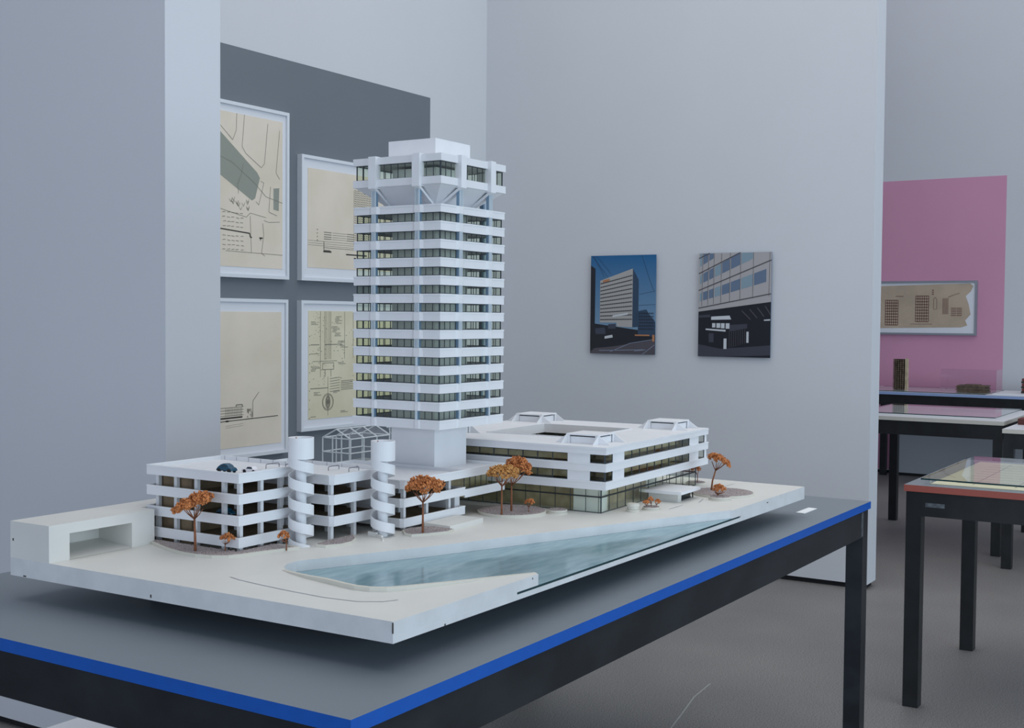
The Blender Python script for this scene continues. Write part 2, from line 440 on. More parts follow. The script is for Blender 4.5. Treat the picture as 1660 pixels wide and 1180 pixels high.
def framed(name, label, wallY, x0, x1, z0, z1, px0, px1, pz0, pz1, paper, fr='frame', depth=0.035, fw=0.018, group=None):
    """frame hung on a wall facing -Y"""
    t = thing(name, label, 'picture', ((x0+x1)/2, wallY, z0), group)
    yf = wallY-depth
    b = MB()
    b.box(x0, x1, yf, wallY, z1-fw, z1); b.box(x0, x1, yf, wallY, z0, z0+fw)
    b.box(x0, x0+fw, yf, wallY, z0+fw, z1-fw); b.box(x1-fw, x1, yf, wallY, z0+fw, z1-fw)
    part('frame', b, M[fr], t)
    b = MB(); b.box(x0+fw, x1-fw, yf+0.012, yf+0.016, z0+fw, z1-fw); part('mount', b, M['mount'], t)
    b = MB(); b.box(px0, px1, yf+0.0095, yf+0.012, pz0, pz1); part('paper', b, M[paper], t)
    F = Flat((px0, yf+0.0095, pz1), (1,0,0), (0,0,-1), (0,-1,0))
    return t, F
G = 4.687
# F1 site plan (its left part is hidden by the wall in front)
t, F = framed('framed_site_plan', 'white-framed site plan with a green-washed plot, upper left on the grey wall', G, 3.95, 5.049, 1.757, 2.667, 4.03, 5.004, 1.813, 2.611, 'paper')
U0 = 0.549; UW = 0.425; VH = 0.798
def q(pts): return [(U0+u*UW, v*VH) for u, v in pts]
b = MB()
F.poly(b, q([(-.4,.02),(.54,.366),(.59,.40),(.505,.54),(.45,.556),(-.4,.33)]), 0.0006); F.poly(b, q([(.835,.458),(.94,.45),(.93,.606),(.835,.6)]), 0.0006)
part('green_wash', b, M['inkgreen'], t)
b = MB()
for pl in ([(.19,0),(.18,.11),(.12,.176),(-.2,.05)], [(.32,0),(.28,.21),(.34,.25),(.615,.33),(.67,.30),(.73,.03)], [(.945,.06),(.88,.35),(.945,.39)],
           [(-.2,.28),(.1,.32),(.5,.44),(.7,.52),(1,.55)], [(.3,.32),(.26,.40),(.2,.46),(.22,.52)], [(.6,.42),(.66,.43),(.57,.58),(.52,.56)], [(.78,.45),(.75,.62),(.9,.64)],
           [(.42,.66),(.44,.9)], [(.64,.7),(.66,.78),(.62,.9),(.68,.92)], [(.66,.68),(.75,.69),(.95,.68)], [(0,.90),(1,.905)], [(-.2,.62),(.35,.67),(.42,.64),(.7,.66)]):
    F.line(b, q(pl), 0.0022)
for r_ in range(9):
    for c_ in range(5):
        u = -0.05+c_*0.075+random.uniform(-.01,.01); v = .65+r_*0.03
        if .755 < v < .785: continue
        F.line(b, q([(u,v),(u+.05,v+random.uniform(-.004,.004))]), 0.0028)
for i in range(14):
    u = random.uniform(0,.4); v = random.uniform(.55,.61); F.line(b, q([(u,v),(u+.03,v+.02),(u+.05,v-.005)]), 0.002)
part('ink_lines', b, M['inkfaint'], t, kind='stuff')
b = MB(); F.line(b, q([(-.3,.752),(.41,.775),(.42,.80),(.45,.80)]), 0.006); F.line(b, q([(.58,.80),(.64,.80)]), 0.007); F.line(b, q([(.60,.80),(.60,.815)]), 0.005)
part('thick_lines', b, M['ink'], t)
# F2 elevation
t, F = framed('framed_elevation', 'white-framed elevation drawing partly behind the model tower, upper right on the grey wall', G, 5.150, 6.18, 1.757, 2.458, 5.21, 6.12, 1.832, 2.389, 'paper')
b = MB()
for v in (.405,.418,.43): F.line(b, [(.0,v),(.9,v)], 0.0016)
for i, v in enumerate((.352,.365,.378,.39)):
    F.line(b, [(.135,v),(.20,v)], 0.004); F.line(b, [(.21,v),(.33,v)], 0.0018); F.line(b, [(.335,v),(.40,v)], 0.004)
F.line(b, [(.135,.405),(.135,.455),(.19,.455)], 0.005); F.line(b, [(.13,.44),(.42,.44)], 0.0025)
for i in range(4): F.line(b, [(.075,.34+.02*i),(.082,.34+.02*i)], 0.006)
for i in range(26):
    v = .09+i*.0125
    for k in range(6): F.line(b, [(.405+k*.028,v),(.422+k*.028,v+.004)], 0.0035)
for k in range(7): F.line(b, [(.40+k*.028,.09),(.40+k*.028,.42)], 0.0018)
part('ink_lines', b, M['inkfaint'], t, kind='stuff')
b = MB(); F.line(b, [(.13,.462),(.20,.462)], 0.008); F.line(b, [(.33,.47),(.52,.47)], 0.007); F.line(b, [(.4,.49),(.42,.49)], 0.008)
part('thick_lines', b, M['ink'], t)
# F3 section
t, F = framed('framed_section', 'white-framed section drawing with a long ground line, lower left on the grey wall', G, 3.95, 5.042, 0.805, 1.647, 4.03, 4.997, 0.862, 1.578, 'paper')
U0 = 0.549; UW = 0.418; VH = 0.716
b = MB()
for v in (.705,.725,.745,.765): F.line(b, q([(-.5,v),(.31,v-.005)]), 0.0025)
F.line(b, q([(.475,.785),(.475,.665),(.585,.60)]), 0.003)
F.line(b, q([(.18,.70),(.18,.685),(.29,.685),(.29,.70)]), 0.005)
for i in range(12): F.line(b, q([(i*.025,.705),(i*.025,.765)]), 0.002)
for i in range(12):
    u = random.uniform(.36,.46); v = random.uniform(.73,.79); F.line(b, q([(u,v),(u+.02,v-.012),(u+.025,v+.01)]), 0.002)
for v in (.835,.85): F.line(b, q([(0,v),(.3,v-.01)]), 0.0012)
part('ink_lines', b, M['inkfaint'], t, kind='stuff')
b = MB(); F.line(b, q([(-.5,.81),(0,.80),(.935,.79)]), 0.004); F.line(b, q([(-.5,.782),(.29,.776)]), 0.008); F.line(b, q([(0,.80),(.05,.80)]), 0.008)
part('thick_lines', b, M['ink'], t)
# F4 detail sheet
t, F = framed('framed_detail_sheet', 'white-framed yellow detail drawing with fine notes, lower right on the grey wall', G, 5.149, 6.18, 0.909, 1.646, 5.216, 6.12, 0.972, 1.588, 'paper2')
k4 = 0.616/740; 
def q4(pts): return [((x-605)*1.16*k4, (y-187)*k4) for x, y in pts]
b = MB()
for x in (710,748,760,778,792,803,930,1010,1060): F.line(b, q4([(x,190),(x,520 if x != 710 else 640)]), 0.0022)
for y, x0_, x1_ in ((418,625,700),(418,750,860),(480,620,700),(532,640,860),(717,620,700),(717,700,780)): F.line(b, q4([(x0_,y),(x1_,y)]), 0.004 if y in (418,717) else 0.0025)
F.line(b, q4([(730,545),(830,545),(830,590),(730,590),(730,545)]), 0.003); F.line(b, q4([(752,590),(752,640)]), 0.003); F.line(b, q4([(805,590),(805,640)]), 0.003)
F.line(b, q4([(778,640),(778,910)]), 0.0022)
for R_, w_ in ((50,.003),(44,.002)):
    F.line(b, q4([(778+R_*math.cos(a*math.pi/10), 815+R_*1.15*math.sin(a*math.pi/10)) for a in range(21)]), w_)
for R_ in (26,20,12,6): F.line(b, q4([(778+R_*.75*math.cos(a*math.pi/8), 815+R_*1.7*math.sin(a*math.pi/8)) for a in range(17)]), 0.004)
for (x_, y_, n_) in ((630,262,3),(845,225,4),(845,262,2),(815,295,5),(838,340,3),(860,395,4),(890,420,3),(630,570,4),(870,545,2),(650,745,3),(825,745,2),(890,885,2),(625,910,1)):
    for i in range(n_):
        u = x_+random.uniform(-6,6); F.line(b, q4([(u,y_+i*9),(u+random.uniform(30,70),y_+i*9)]), 0.0026)
for i in range(6): F.line(b, q4([(795,655+i*18),(885,648+i*18)]), 0.0028); F.line(b, q4([(895,675+i*12),(1010,672+i*12)]), 0.003)
for i in range(60):
    u, v = random.uniform(625,760), random.uniform(200,700); F.line(b, q4([(u,v),(u+random.uniform(3,12),v+random.uniform(-3,3))]), 0.0024)
for i in range(60):
    u, v = random.uniform(800,1200), random.uniform(200,700); F.line(b, q4([(u,v),(u+random.uniform(3,16),v+random.uniform(-2,2))]), 0.0024)
for i in range(10): F.line(b, q4([(612,360+i*62),(618,360+i*62)]), 0.005)
part('ink_lines', b, M['inkfaint'], t, kind='stuff')

# framed sketch on the pink wall (faces -X): u runs towards -Y
t = thing('framed_sketch', 'wide aluminium-framed brown sketch of towers on the pink wall', 'picture', (12.697, 3.2, 1.426))
y1_, y0_, z0_, z1_ = 4.6, 2.600, 1.426, 1.969; xf = 12.697-0.035; fw = 0.02
b = MB(); b.box(xf, 12.697, y0_, y1_, z1_-fw, z1_); b.box(xf, 12.697, y0_, y1_, z0_, z0_+fw); b.box(xf, 12.697, y0_, y0_+fw, z0_+fw, z1_-fw); b.box(xf, 12.697, y1_-fw, y1_, z0_+fw, z1_-fw)
part('frame', b, M['alu'], t)
b = MB(); b.box(xf+0.012, xf+0.016, y0_+fw, y1_-fw, z0_+fw, z1_-fw); part('mount', b, M['mount'], t)
F = Flat((xf+0.0115, 4.45, 1.935), (0,-1,0), (0,0,-1), (-1,0,0))
b = MB()
F.poly(b, [(0,0.02),(.9,.015),(1.5,.0),(1.78,-.005),(1.81,.02),(1.79,.07),(1.74,.12),(1.77,.2),(1.79,.3),(1.74,.36),(1.76,.41),(1.70,.43),(.9,.445),(0,.44)], 0.001)
part('paper', b, M['paper3'], t)
b = MB()
def yy(px): return 4.45-(3.575-(px-1425)*(3.575-2.593)/162.0)
for (a, c, e, f_) in ((1438,1459,487,528),(1488,1509,480,522)):
    u0, u1 = yy(a), yy(c); v0, v1 = (e-456)/88*.54-.03, (f_-456)/88*.54-.03
    for i in range(7): uu = u0+(u1-u0)*i/6; F.line(b, [(uu,v0),(uu,v1)], 0.007, 0.0025)
    for i in range(10): vv = v0+(v1-v0)*i/9; F.line(b, [(u0,vv),(u1,vv)], 0.009, 0.0025)
u0 = yy(1532); 
for i in range(5): F.line(b, [(u0+i*.012,.14),(u0+i*.012,.30)], 0.006, 0.0025)
for px in (1545,1554): 
    for i in range(5): F.line(b, [(yy(px),.24+i*.018),(yy(px)+.05,.24+i*.018)], 0.009, 0.0025)
for i in range(3): F.line(b, [(yy(1514),.06+i*.02),(yy(1517),.06+i*.02)], 0.012, 0.0025)
F.line(b, [(yy(1517),.15),(yy(1519),.13),(yy(1522),.15),(yy(1522),.25),(yy(1517),.25),(yy(1517),.15)], 0.004, 0.0025)
F.line(b, [(yy(1480),.40),(yy(1515),.40)], 0.004, 0.0025); F.line(b, [(yy(1540),.13),(yy(1548),.11),(yy(1558),.09)], 0.005, 0.0025); F.line(b, [(yy(1455),.12),(yy(1468),.12)], 0.006, 0.0025)
part('ink_lines', b, M['inkbrown'], t, kind='stuff')

# photographs on the wall (panels facing -X)
XW = 7.05
def photo(label, yL, yR, z0, z1):
    t = thing('photograph_panel', label, 'photograph', (XW, (yL+yR)/2, z0))
    b = MB(); b.box(XW-0.022, XW-0.018, yR, yL, z0, z1); part('panel', b, M['psky'], t)
    b = MB(); b.box(XW-0.018, XW, yR+0.03, yL-0.03, z0+0.03, z1-0.03); part('batten', b, M['alu'], t)
    F = Flat((XW-0.022, yL, z1), (0,-1,0), (0,0,-1), (-1,0,0))
    return t, F, yL-yR, z1-z0
t, F, w, h = photo('photograph of a pale high-rise slab under a deep blue sky, left of the pair', 3.847, 3.380, 1.332, 1.965)
def px(pts): return [((x-115)/590*w, (y-138)/890*h) for x, y in pts]
def layer(name, m_, polys, lift):
    for p_ in polys:
        b = MB(); F.poly(b, px(p_)[::-1], lift); part(name, b, M[m_], t)
layer('left_building', 'pdark', [[(115,225),(158,255),(155,1028),(115,1028)]], 0.0006)
layer('street', 'pdark', [[(115,750),(705,830),(705,1028),(115,1028)]], 0.0008)
layer('road', 'proad', [[(155,980),(330,960),(705,895),(705,1028),(115,1028),(115,1015)]], 0.0010)
layer('far_blocks', 'pside', [[(550,640),(625,625),(650,670),(690,715),(705,740),(705,870),(550,850)]], 0.0010)
layer('tower_front', 'pbld', [[(203,365),(500,258),(500,785),(360,780),(355,745),(203,745)]], 0.0012)
layer('tower_side', 'pside', [[(500,258),(553,360),(553,780),(500,785)]], 0.0012)
b = MB()
for i in range(11):
    y0p = 395+i*32.5; sl = (1-i/11.0)*-75
    F.line(b, px([(206,y0p),(497,y0p+sl)]), 0.0065, 0.0018)
part('window_rows', b, M['pwin'], t, kind='stuff')
b = MB()
for i in range(11):
    for k in range(14):
        x_ = 212+k*20.5; y_ = 395+i*32.5 + (1-i/11.0)*-75*(x_-206)/291
        F.line(b, px([(x_,y_-3),(x_+8,y_-3)]), 0.004, 0.0022)
part('window_dots', b, M['pshad'], t, kind='stuff')
layer('sign_line', 'porange', [[(230,362),(290,348),(290,368),(230,382)], [(525,850),(655,850),(655,862),(525,862)], [(680,850),(700,850),(700,910),(680,910)]], 0.0026)
layer('white_bits', 'pwhite', [[(320,680),(460,655),(460,672),(320,697)], [(250,870),(320,855),(325,880),(250,892)]], 0.0026)
b = MB()
for k in range(9):
    for i in range(6): F.line(b, px([(560+k*15,660+i*28),(567+k*15,660+i*28)]), 0.010, 0.0018)
part('far_windows', b, M['pshad'], t, kind='stuff')
b = MB()
for l_ in ([(130,140),(270,330)], [(140,140),(240,330)], [(165,140),(300,300)], [(580,140),(640,330),(690,460)], [(560,490),(705,460)], [(555,590),(705,580)]): F.line(b, px(l_), 0.0018, 0.0018)
part('cables', b, M['pside'], t)
b = MB()
for l_ in ([(200,1000),(600,985)], [(300,1010),(480,930),(700,890)], [(590,1028),(700,940)], [(520,998),(620,985)]): F.line(b, px(l_), 0.003, 0.0018)
part('rails', b, M['psoft'], t)
layer('parked_cars', 'pmid', [[(160,800),(250,790),(260,850),(165,850)], [(280,760),(350,755),(350,800),(280,800)]], 0.0014)

t, F, w, h = photo('photograph of a gridded concrete facade over a dark undercroft, right of the pair', 3.087, 2.619, 1.330, 1.965)
def px(pts): return [((x-140)/660*w, (y-113)/950*h) for x, y in pts]
layer('concrete_facade', 'pconc', [[(140,113),(800,113),(800,560),(140,650)]], 0.0006)
layer('undercroft', 'pshad', [[(140,650),(800,560),(800,1063),(140,1063)]], 0.0006)
xs_ = [145,175,230,282,350,430,525,640,785,800]
def band(y0, s0, y1, s1, m_, ymin=116):
    for k in range(len(xs_)-1):
        xa, xb = xs_[k]+6, xs_[k+1]-(6 if k < 7 else 30)
        if xb-xa < 8 or (k == 8): continue
        f0 = lambda x: max(ymin, y0+s0*(x-170)); f1 = lambda x: max(ymin, y1+s1*(x-170))
        if f1(xb)-f0(xb) < 6: continue
        b = MB(); F.poly(b, px([(xa,f0(xa)),(xb,f0(xb)),(xb,f1(xb)),(xa,f1(xa))])[::-1], 0.0012)
        part('window', b, M[m_ if k % 3 else 'pglass2'], t)
band(475, -.36, 550, -.29, 'pglass'); band(305, -.55, 388, -.47, 'pglass'); band(110, -.6, 225, -.62, 'pglass')
b = MB()
for l_ in ([(140,455),(800,185)], [(140,300),(520,113)], [(140,160),(240,113)], [(140,618),(800,487)]): F.line(b, px(l_), 0.006, 0.0018)
for x_ in (175,230,282,350,430,525,640,785): F.line(b, px([(x_,113),(x_-4,600-(x_-140)*.14)]), 0.002, 0.0020)
part('joints', b, M['pline'], t)
layer('ramp_fascia', 'pwhite', [[(260,695),(430,685),(445,720),(260,725)], [(210,805),(395,815),(395,832),(210,818)]], 0.0012)
layer('lit_panels', 'pwhite', [[(270,755),(300,755),(300,795),(270,795)], [(310,755),(345,755),(345,798),(310,798)], [(352,755),(385,755),(385,802),(352,802)], [(395,755),(430,755),(430,805),(395,805)], [(378,895),(405,895),(405,990),(378,990)], [(585,830),(605,830),(605,930),(585,930)], [(740,720),(795,715),(795,728),(740,730)]], 0.0012)
layer('grey_walls', 'pstone', [[(140,685),(250,675),(250,700),(140,705)], [(430,770),(590,760),(590,800),(430,830)], [(240,850),(285,850),(285,930),(240,930)], [(350,990),(800,950),(800,1040),(350,1063)], [(140,950),(350,990),(350,1063),(140,1063)]], 0.0010)
b = MB()
for i in range(8): F.line(b, px([(430+i*20,830-i*3),(430+i*20,980-i*6)]), 0.003, 0.0018)
for i in range(4): F.line(b, px([(540+i*70,640-i*14),(620+i*60,720-i*14)]), 0.006, 0.0018)
part('railing_bars', b, M['pline'], t, kind='stuff')

# ------------------------------------------------------------------ objects on the far tables
t = thing('lattice_tower_model', 'small dark lattice tower model on the farthest table', 'model', (11.95, 3.127, 0.908))
y0, y1 = 3.075, 3.20
b = MB(); b.box(11.93, 11.99, y0+0.03, y1-0.004, 0.908, 1.198); part('core', b, M['modeldark'], t)
b = MB()
for i in range(15): b.box(11.915, 12.0, y0+0.03, y1, 0.915+i*0.019, 0.921+i*0.019)
for i in range(5): b.box(11.91, 11.916, y0+0.03+i*.0225, y0+0.036+i*.0225, 0.908, 1.2)
part('lattice', b, M['modelbrown'], t)
b = MB(); b.box(11.93, 11.99, y0, y0+0.02, 0.908, 1.204); part('side_slab', b, M['board'], t)
t = thing('layered_block_model', 'low brown layered block model under a clear case on the farthest table', 'model', (12.0, 2.48, 0.908))
for i in range(5):
    b = MB(); b.box(11.90+0.004*(i%2), 12.1, 2.345+0.01*(i%2), 2.62-0.012*((i+1)%2), 0.908+i*0.0125, 0.918+i*0.0125); part('layer', b, M['modelbrown'], t)
b = MB(); b.box(11.93, 12.08, 2.42, 2.55, 0.968, 0.975); part('roof', b, M['modelbrown'], t)
t = thing('display_case', 'clear acrylic case covering the low block model', 'case', (12.0, 2.5, 0.907))
for r in ((11.86,11.864,2.25,2.745), (12.14,12.144,2.25,2.745), (11.864,12.14,2.25,2.254), (11.864,12.14,2.741,2.745)):
    b = MB(); b.box(*r, 0.9075, 1.115); part('side_panel', b, M['acrylic'], t)
b = MB(); b.box(11.86, 12.144, 2.25, 2.745, 1.115, 1.119); part('top_panel', b, M['acrylic'], t)
t = thing('stacked_model', 'dark red stacked block model on a white base board, far right', 'model', (11.95, 1.95, 0.9))
b = MB(); b.box(11.68, 12.2, 1.55, 2.245, 0.901, 0.913); part('base_board', b, M['tablewhite'], t)
for i in range(6):
    b = MB(); b.box(11.9+0.003*(i%2), 12.05, 1.85, 2.043-0.004*(i%2), 0.913+i*0.023, 0.932+i*0.023); part('layer', b, M['modelred' if i%2 else 'modeldark'], t)
t = thing('rust_block_model', 'small rust-brown block model on the white table at the right edge', 'model', (8.62, 1.4, 0.885))
b = MB(); b.box(8.56, 8.72, 1.25, 1.485, 0.886, 0.925); part('block', b, M['modelred'], t)
for i in range(3):
    b = MB(); b.box(8.558, 8.722, 1.25, 1.487, 0.893+i*0.011, 0.896+i*0.011); part('layer', b, M['modeldark'], t)

# ------------------------------------------------------------------ city model: base board
GZ = 0.968
MODEL['on'] = True
base = thing('city_model_base', 'white city model base board with a sunken pond, on the blue-edged table', 'model', (3.0, 2.0, 0.8659))
b = MB(); b.box(2.03, 3.95, 1.60, 2.32, 0.8660, 0.925); part('foot_board', b, M['black'], base)
FE = lambda x: 1.436 - (x-1.849)*0.0037
b = MB(); b.prism([(1.849,1.436),(4.19,FE(4.19)),(4.19,2.583),(1.831,2.583)], 0.925, 0.937, 0); part('lower_board', b, M['baseside'], base)
near = [(2.385, FE(2.385)), (2.397,1.452), (2.30,1.495), (2.20,1.537), (2.13,1.567), (2.085,1.588), (2.052,1.612), (2.035,1.640), (2.030,1.675), (2.036,1.715), (2.047,1.77), (2.060,1.84), (2.078,1.90), (2.095,1.940), (2.120,1.968), (2.150,1.985), (2.185,1.988), (2.225,1.972)]
far_ = [(2.5,1.846), (3.53, 1.437)]
poly = [(1.849,1.436)] + near + far_ + [(3.535,FE(3.535)), (4.19,FE(4.19)), (4.19,2.583), (1.831,2.583)]
b = MB(); b.prism(poly, 0.9425, GZ, 0, side=1, top=0)
# strip between boards, outside the glass slot
b.box(2.26,2.262,1.6,1.601,0.9425,0.943)
part('ground_board', b, [M['base'], M['baseside']], base)
b = MB(); b.prism([(1.849,1.4362),(2.295,FE(2.295)+.0002),(2.02,1.60),(2.0,1.8),(2.08,2.05),(2.35,2.02),(3.60,1.5),(3.60,FE(3.6)+.0002),(4.19,FE(4.19)+.0002),(4.19,2.583),(1.831,2.583)], 0.937, 0.9425); part('middle_board', b, M['baseside'], base)
b = MB(); b.prism([(2.297,FE(2.297)+.0008),(3.59,FE(3.59)+.0008),(3.59,1.50),(2.35,2.015),(2.10,2.03),(2.01,1.8),(2.03,1.605)], 0.9373, 0.9424, 0, side=1, top=0); part('pond_glass', b, [M['water'], M['glassedge']], base)
# raised kerb round the left and near banks
b = MB()
kp = [Vector(p_ + (0,)) for p_ in near[1:14]]
nk = len(kp); ks = []
for i in range(nk):
    d = (kp[min(i+1, nk-1)] - kp[max(i-1, 0)]).normalized(); n = Vector((-d.y, d.x, 0))
    if n.dot(Vector((2.3, 1.7, 0)) - kp[i]) > 0: n = -n
    h0 = 0.0004 + 0.009*min(1, i/3.5)*min(1, (nk-1-i)/3.0)
    o_ = kp[i] + n*0.010
    ks += [(kp[i].x, kp[i].y, GZ-.002), (o_.x, o_.y, GZ-.002), (o_.x, o_.y, GZ+h0), (kp[i].x, kp[i].y, GZ+h0)]
fs = [(0,1,2,3), (nk*4-1, nk*4-2, nk*4-3, nk*4-4)]
for i in range(nk-1):
    for k in range(4): fs.append((i*4+k, (i+1)*4+k, (i+1)*4+(k+1)%4, i*4+(k+1)%4))
b.add(ks, fs)
part('pond_kerb', b, M['rim'], base)
# chips and stains on the front edges
b = MB()
def chip(c, axis, w_, h_):
    x, y, z = c
    if axis == 'x': b.box(x-0.0006, x+0.001, y-w_/2, y+w_/2, z-h_/2, z+h_/2)
    else: b.box(x-w_/2, x+w_/2, y-0.0006, y+0.001, z-h_/2, z+h_/2)
b.box(1.8478,1.8495,1.4348,1.4375,0.945,0.966)
for (y_, z_, w_, h_) in ((2.1,0.934,.004,.007),(2.53,0.928,.010,.003),(2.572,1.012,.004,.006)): chip((1.849-(y_-1.436)*0.0157-.0002,y_,z_),'x',w_,h_)
for (x_, z_, w_, h_) in ((2.02,0.927,.004,.004),(2.36,0.962,.003,.004),(3.83,0.956,.012,.003)): chip((x_,FE(x_),z_),'y',w_,h_)
part('worn_chips', b, M['stain'], base, kind='stuff')
# engraved lane lines
b = MB()
curve_strip(b, [(1.965,1.985,GZ+.0004),(1.955,1.95,GZ+.0004),(1.945,1.88,GZ+.0004),(1.935,1.78,GZ+.0004),(1.93,1.68,GZ+.0004),(1.94,1.60,GZ+.0004),(1.97,1.555,GZ+.0004),(2.0,1.54,GZ+.0004)], 0.0035)
curve_strip(b, [(3.44,1.60,GZ+.0004),(3.54,1.60,GZ+.0004)], 0.003); curve_strip(b, [(3.62,1.58,GZ+.0004),(3.70,1.60,GZ+.0004)], 0.003)
curve_strip(b, [(4.02,1.66,GZ+.0004),(4.12,1.66,GZ+.0004)], 0.002)
part('lane_lines', b, M['alu'], base)
# tunnel block at the back left
b = MB(); yb0, yb1, xa, xb = 2.442, 2.583, 1.831, 2.150; zt = 1.056
b.prism([(1.8334,yb0),(1.891,yb0),(1.891,yb1),(1.8310,yb1)], GZ, zt); b.box(2.078, xb, yb0, yb1, GZ, zt); b.box(1.891, 2.078, yb0, yb1, 1.031, zt); b.box(1.891, 2.078, yb1-0.015, yb1, GZ, 1.031)
b.add([(1.891,yb0,GZ+.0005),(2.078,yb0,GZ+.0005),(2.078,yb1-.015,GZ+.012),(1.891,yb1-.015,GZ+.012)], [(0,1,2,3)])
tun = thing('tunnel_block_model', 'white block with a wide rectangular tunnel opening at the left end of the model', 'model building', (2.0, 2.51, GZ))
part('portal_block', b, M['base'], tun)
b = MB(); b.box(xb, 2.46, 2.493, yb1, GZ, zt); part('rear_wall', b, M['base'], tun)
# kerbs / low terrace walls in front of the garage
b = MB(); b.prism([(2.73,1.925),(2.90,1.93),(2.90,2.02),(2.74,2.02)], GZ-.001, GZ+0.014); part('low_wall', b, M['base'], base)
b = MB()
kp = [(2.548,2.065),(2.545,2.035),(2.530,2.005),(2.505,1.982)]
for i in range(3): b.prism([kp[i], kp[i+1], (kp[i+1][0]+.004,kp[i+1][1]-.003), (kp[i][0]+.005,kp[i][1]-.001)], GZ-.001, GZ+.012-.0035*i)
part('kerb_wall', b, M['base'], base)

# ------------------------------------------------------------------ planters
def planter(label, cx, cy, r, h, rings=1, gravel=True, group=None):
    t = thing('round_planter', label, 'planter', (cx, cy, GZ), group)
    for k in range(rings):
        b = MB(); b.cyl(cx, cy, r-(0.0016 if k%2 else 0), GZ+h*k/rings, GZ+h*(k+1)/rings-0.0006, 48); part('rim', b, M['rim'], t)
    b = MB(); b.cyl(cx, cy, r-0.004, GZ+h-0.0006, GZ+h+0.0008, 48); part('gravel', b, M['gravel' if gravel else 'rim'], t)
    b = MB()
    for i in range(int(260*min(1, r/0.1)) if gravel else 0):
        a = random.uniform(0,6.283); rr = (r-0.006)*math.sqrt(random.random()); b.lump((cx+rr*math.cos(a), cy+rr*math.sin(a), GZ+h+0.001), 0.0013)
    if gravel: part('pebbles', b, M['gravel'], t, kind='stuff')
    return t
planter('large round gravel planter holding the pair of tall trees', 3.101, 1.960, 0.104, 0.009)
planter('low round gravel planter touching the pair-of-trees planter on its right', 3.172, 1.842, 0.031, 0.012, 2)
planter('small three-tier round planter by the glass corner of the courtyard block', 3.337, 1.672, 0.0195, 0.024, 3, False)
planter('low round planter of dry bushes in front of the entrance canopy', 3.397, 1.640, 0.028, 0.010, 2)
planter('large round gravel planter under the single tree at the right end', 3.845, 1.592, 0.104, 0.008)
planter('small round planter in front of the single tree at the right end', 3.716, 1.548, 0.037, 0.012, 2)
planter('small round planter behind the far right corner of the courtyard block', 4.04, 1.775, 0.036, 0.006)
def bed(label, pts, h=0.007):
    cx = sum(p[0] for p in pts)/len(pts); cy = sum(p[1] for p in pts)/len(pts)
    t = thing('planting_bed', label, 'planter', (cx, cy, GZ))
    b = MB(); b.prism(pts, GZ-.0005, GZ+h); part('rim', b, M['rim'], t)
    inner = [(cx+(p[0]-cx)*0.93, cy+(p[1]-cy)*0.93) for p in pts]
    b = MB(); b.prism(inner, GZ+h, GZ+h+0.001); part('gravel', b, M['gravel'], t)
    b = MB()
    for i in range(200):
        k = random.randrange(len(pts)); a_, c_ = inner[k], inner[(k+1)%len(pts)]
        r1, r2 = random.random(), random.random()
        if r1+r2 > 1: r1, r2 = 1-r1, 1-r2
        b.lump((cx+(a_[0]-cx)*r1+(c_[0]-cx)*r2, cy+(a_[1]-cy)*r1+(c_[1]-cy)*r2, GZ+h+0.0012), 0.0014)
    part('pebbles', b, M['gravel'], t, kind='stuff')
bed('long curved gravel bed round the corner of the left parking deck', [(2.146,2.462),(2.120,2.40),(2.095,2.33),(2.083,2.27),(2.082,2.22),(2.092,2.175),(2.115,2.143),(2.15,2.128),(2.21,2.112),(2.30,2.082),(2.300,2.155),(2.160,2.155),(2.160,2.462)])
bed('small curved gravel bed between the two spiral ramps', [(2.345,2.070),(2.352,2.042),(2.385,2.022),(2.43,2.022),(2.475,2.045),(2.515,2.085),(2.44,2.080),(2.40,2.083)])
bed('gravel bed under the tree in front of the right parking deck', [(2.605,1.985),(2.60,1.958),(2.64,1.93),(2.70,1.905),(2.735,1.915),(2.735,1.99),(2.68,2.025),(2.64,2.02)])

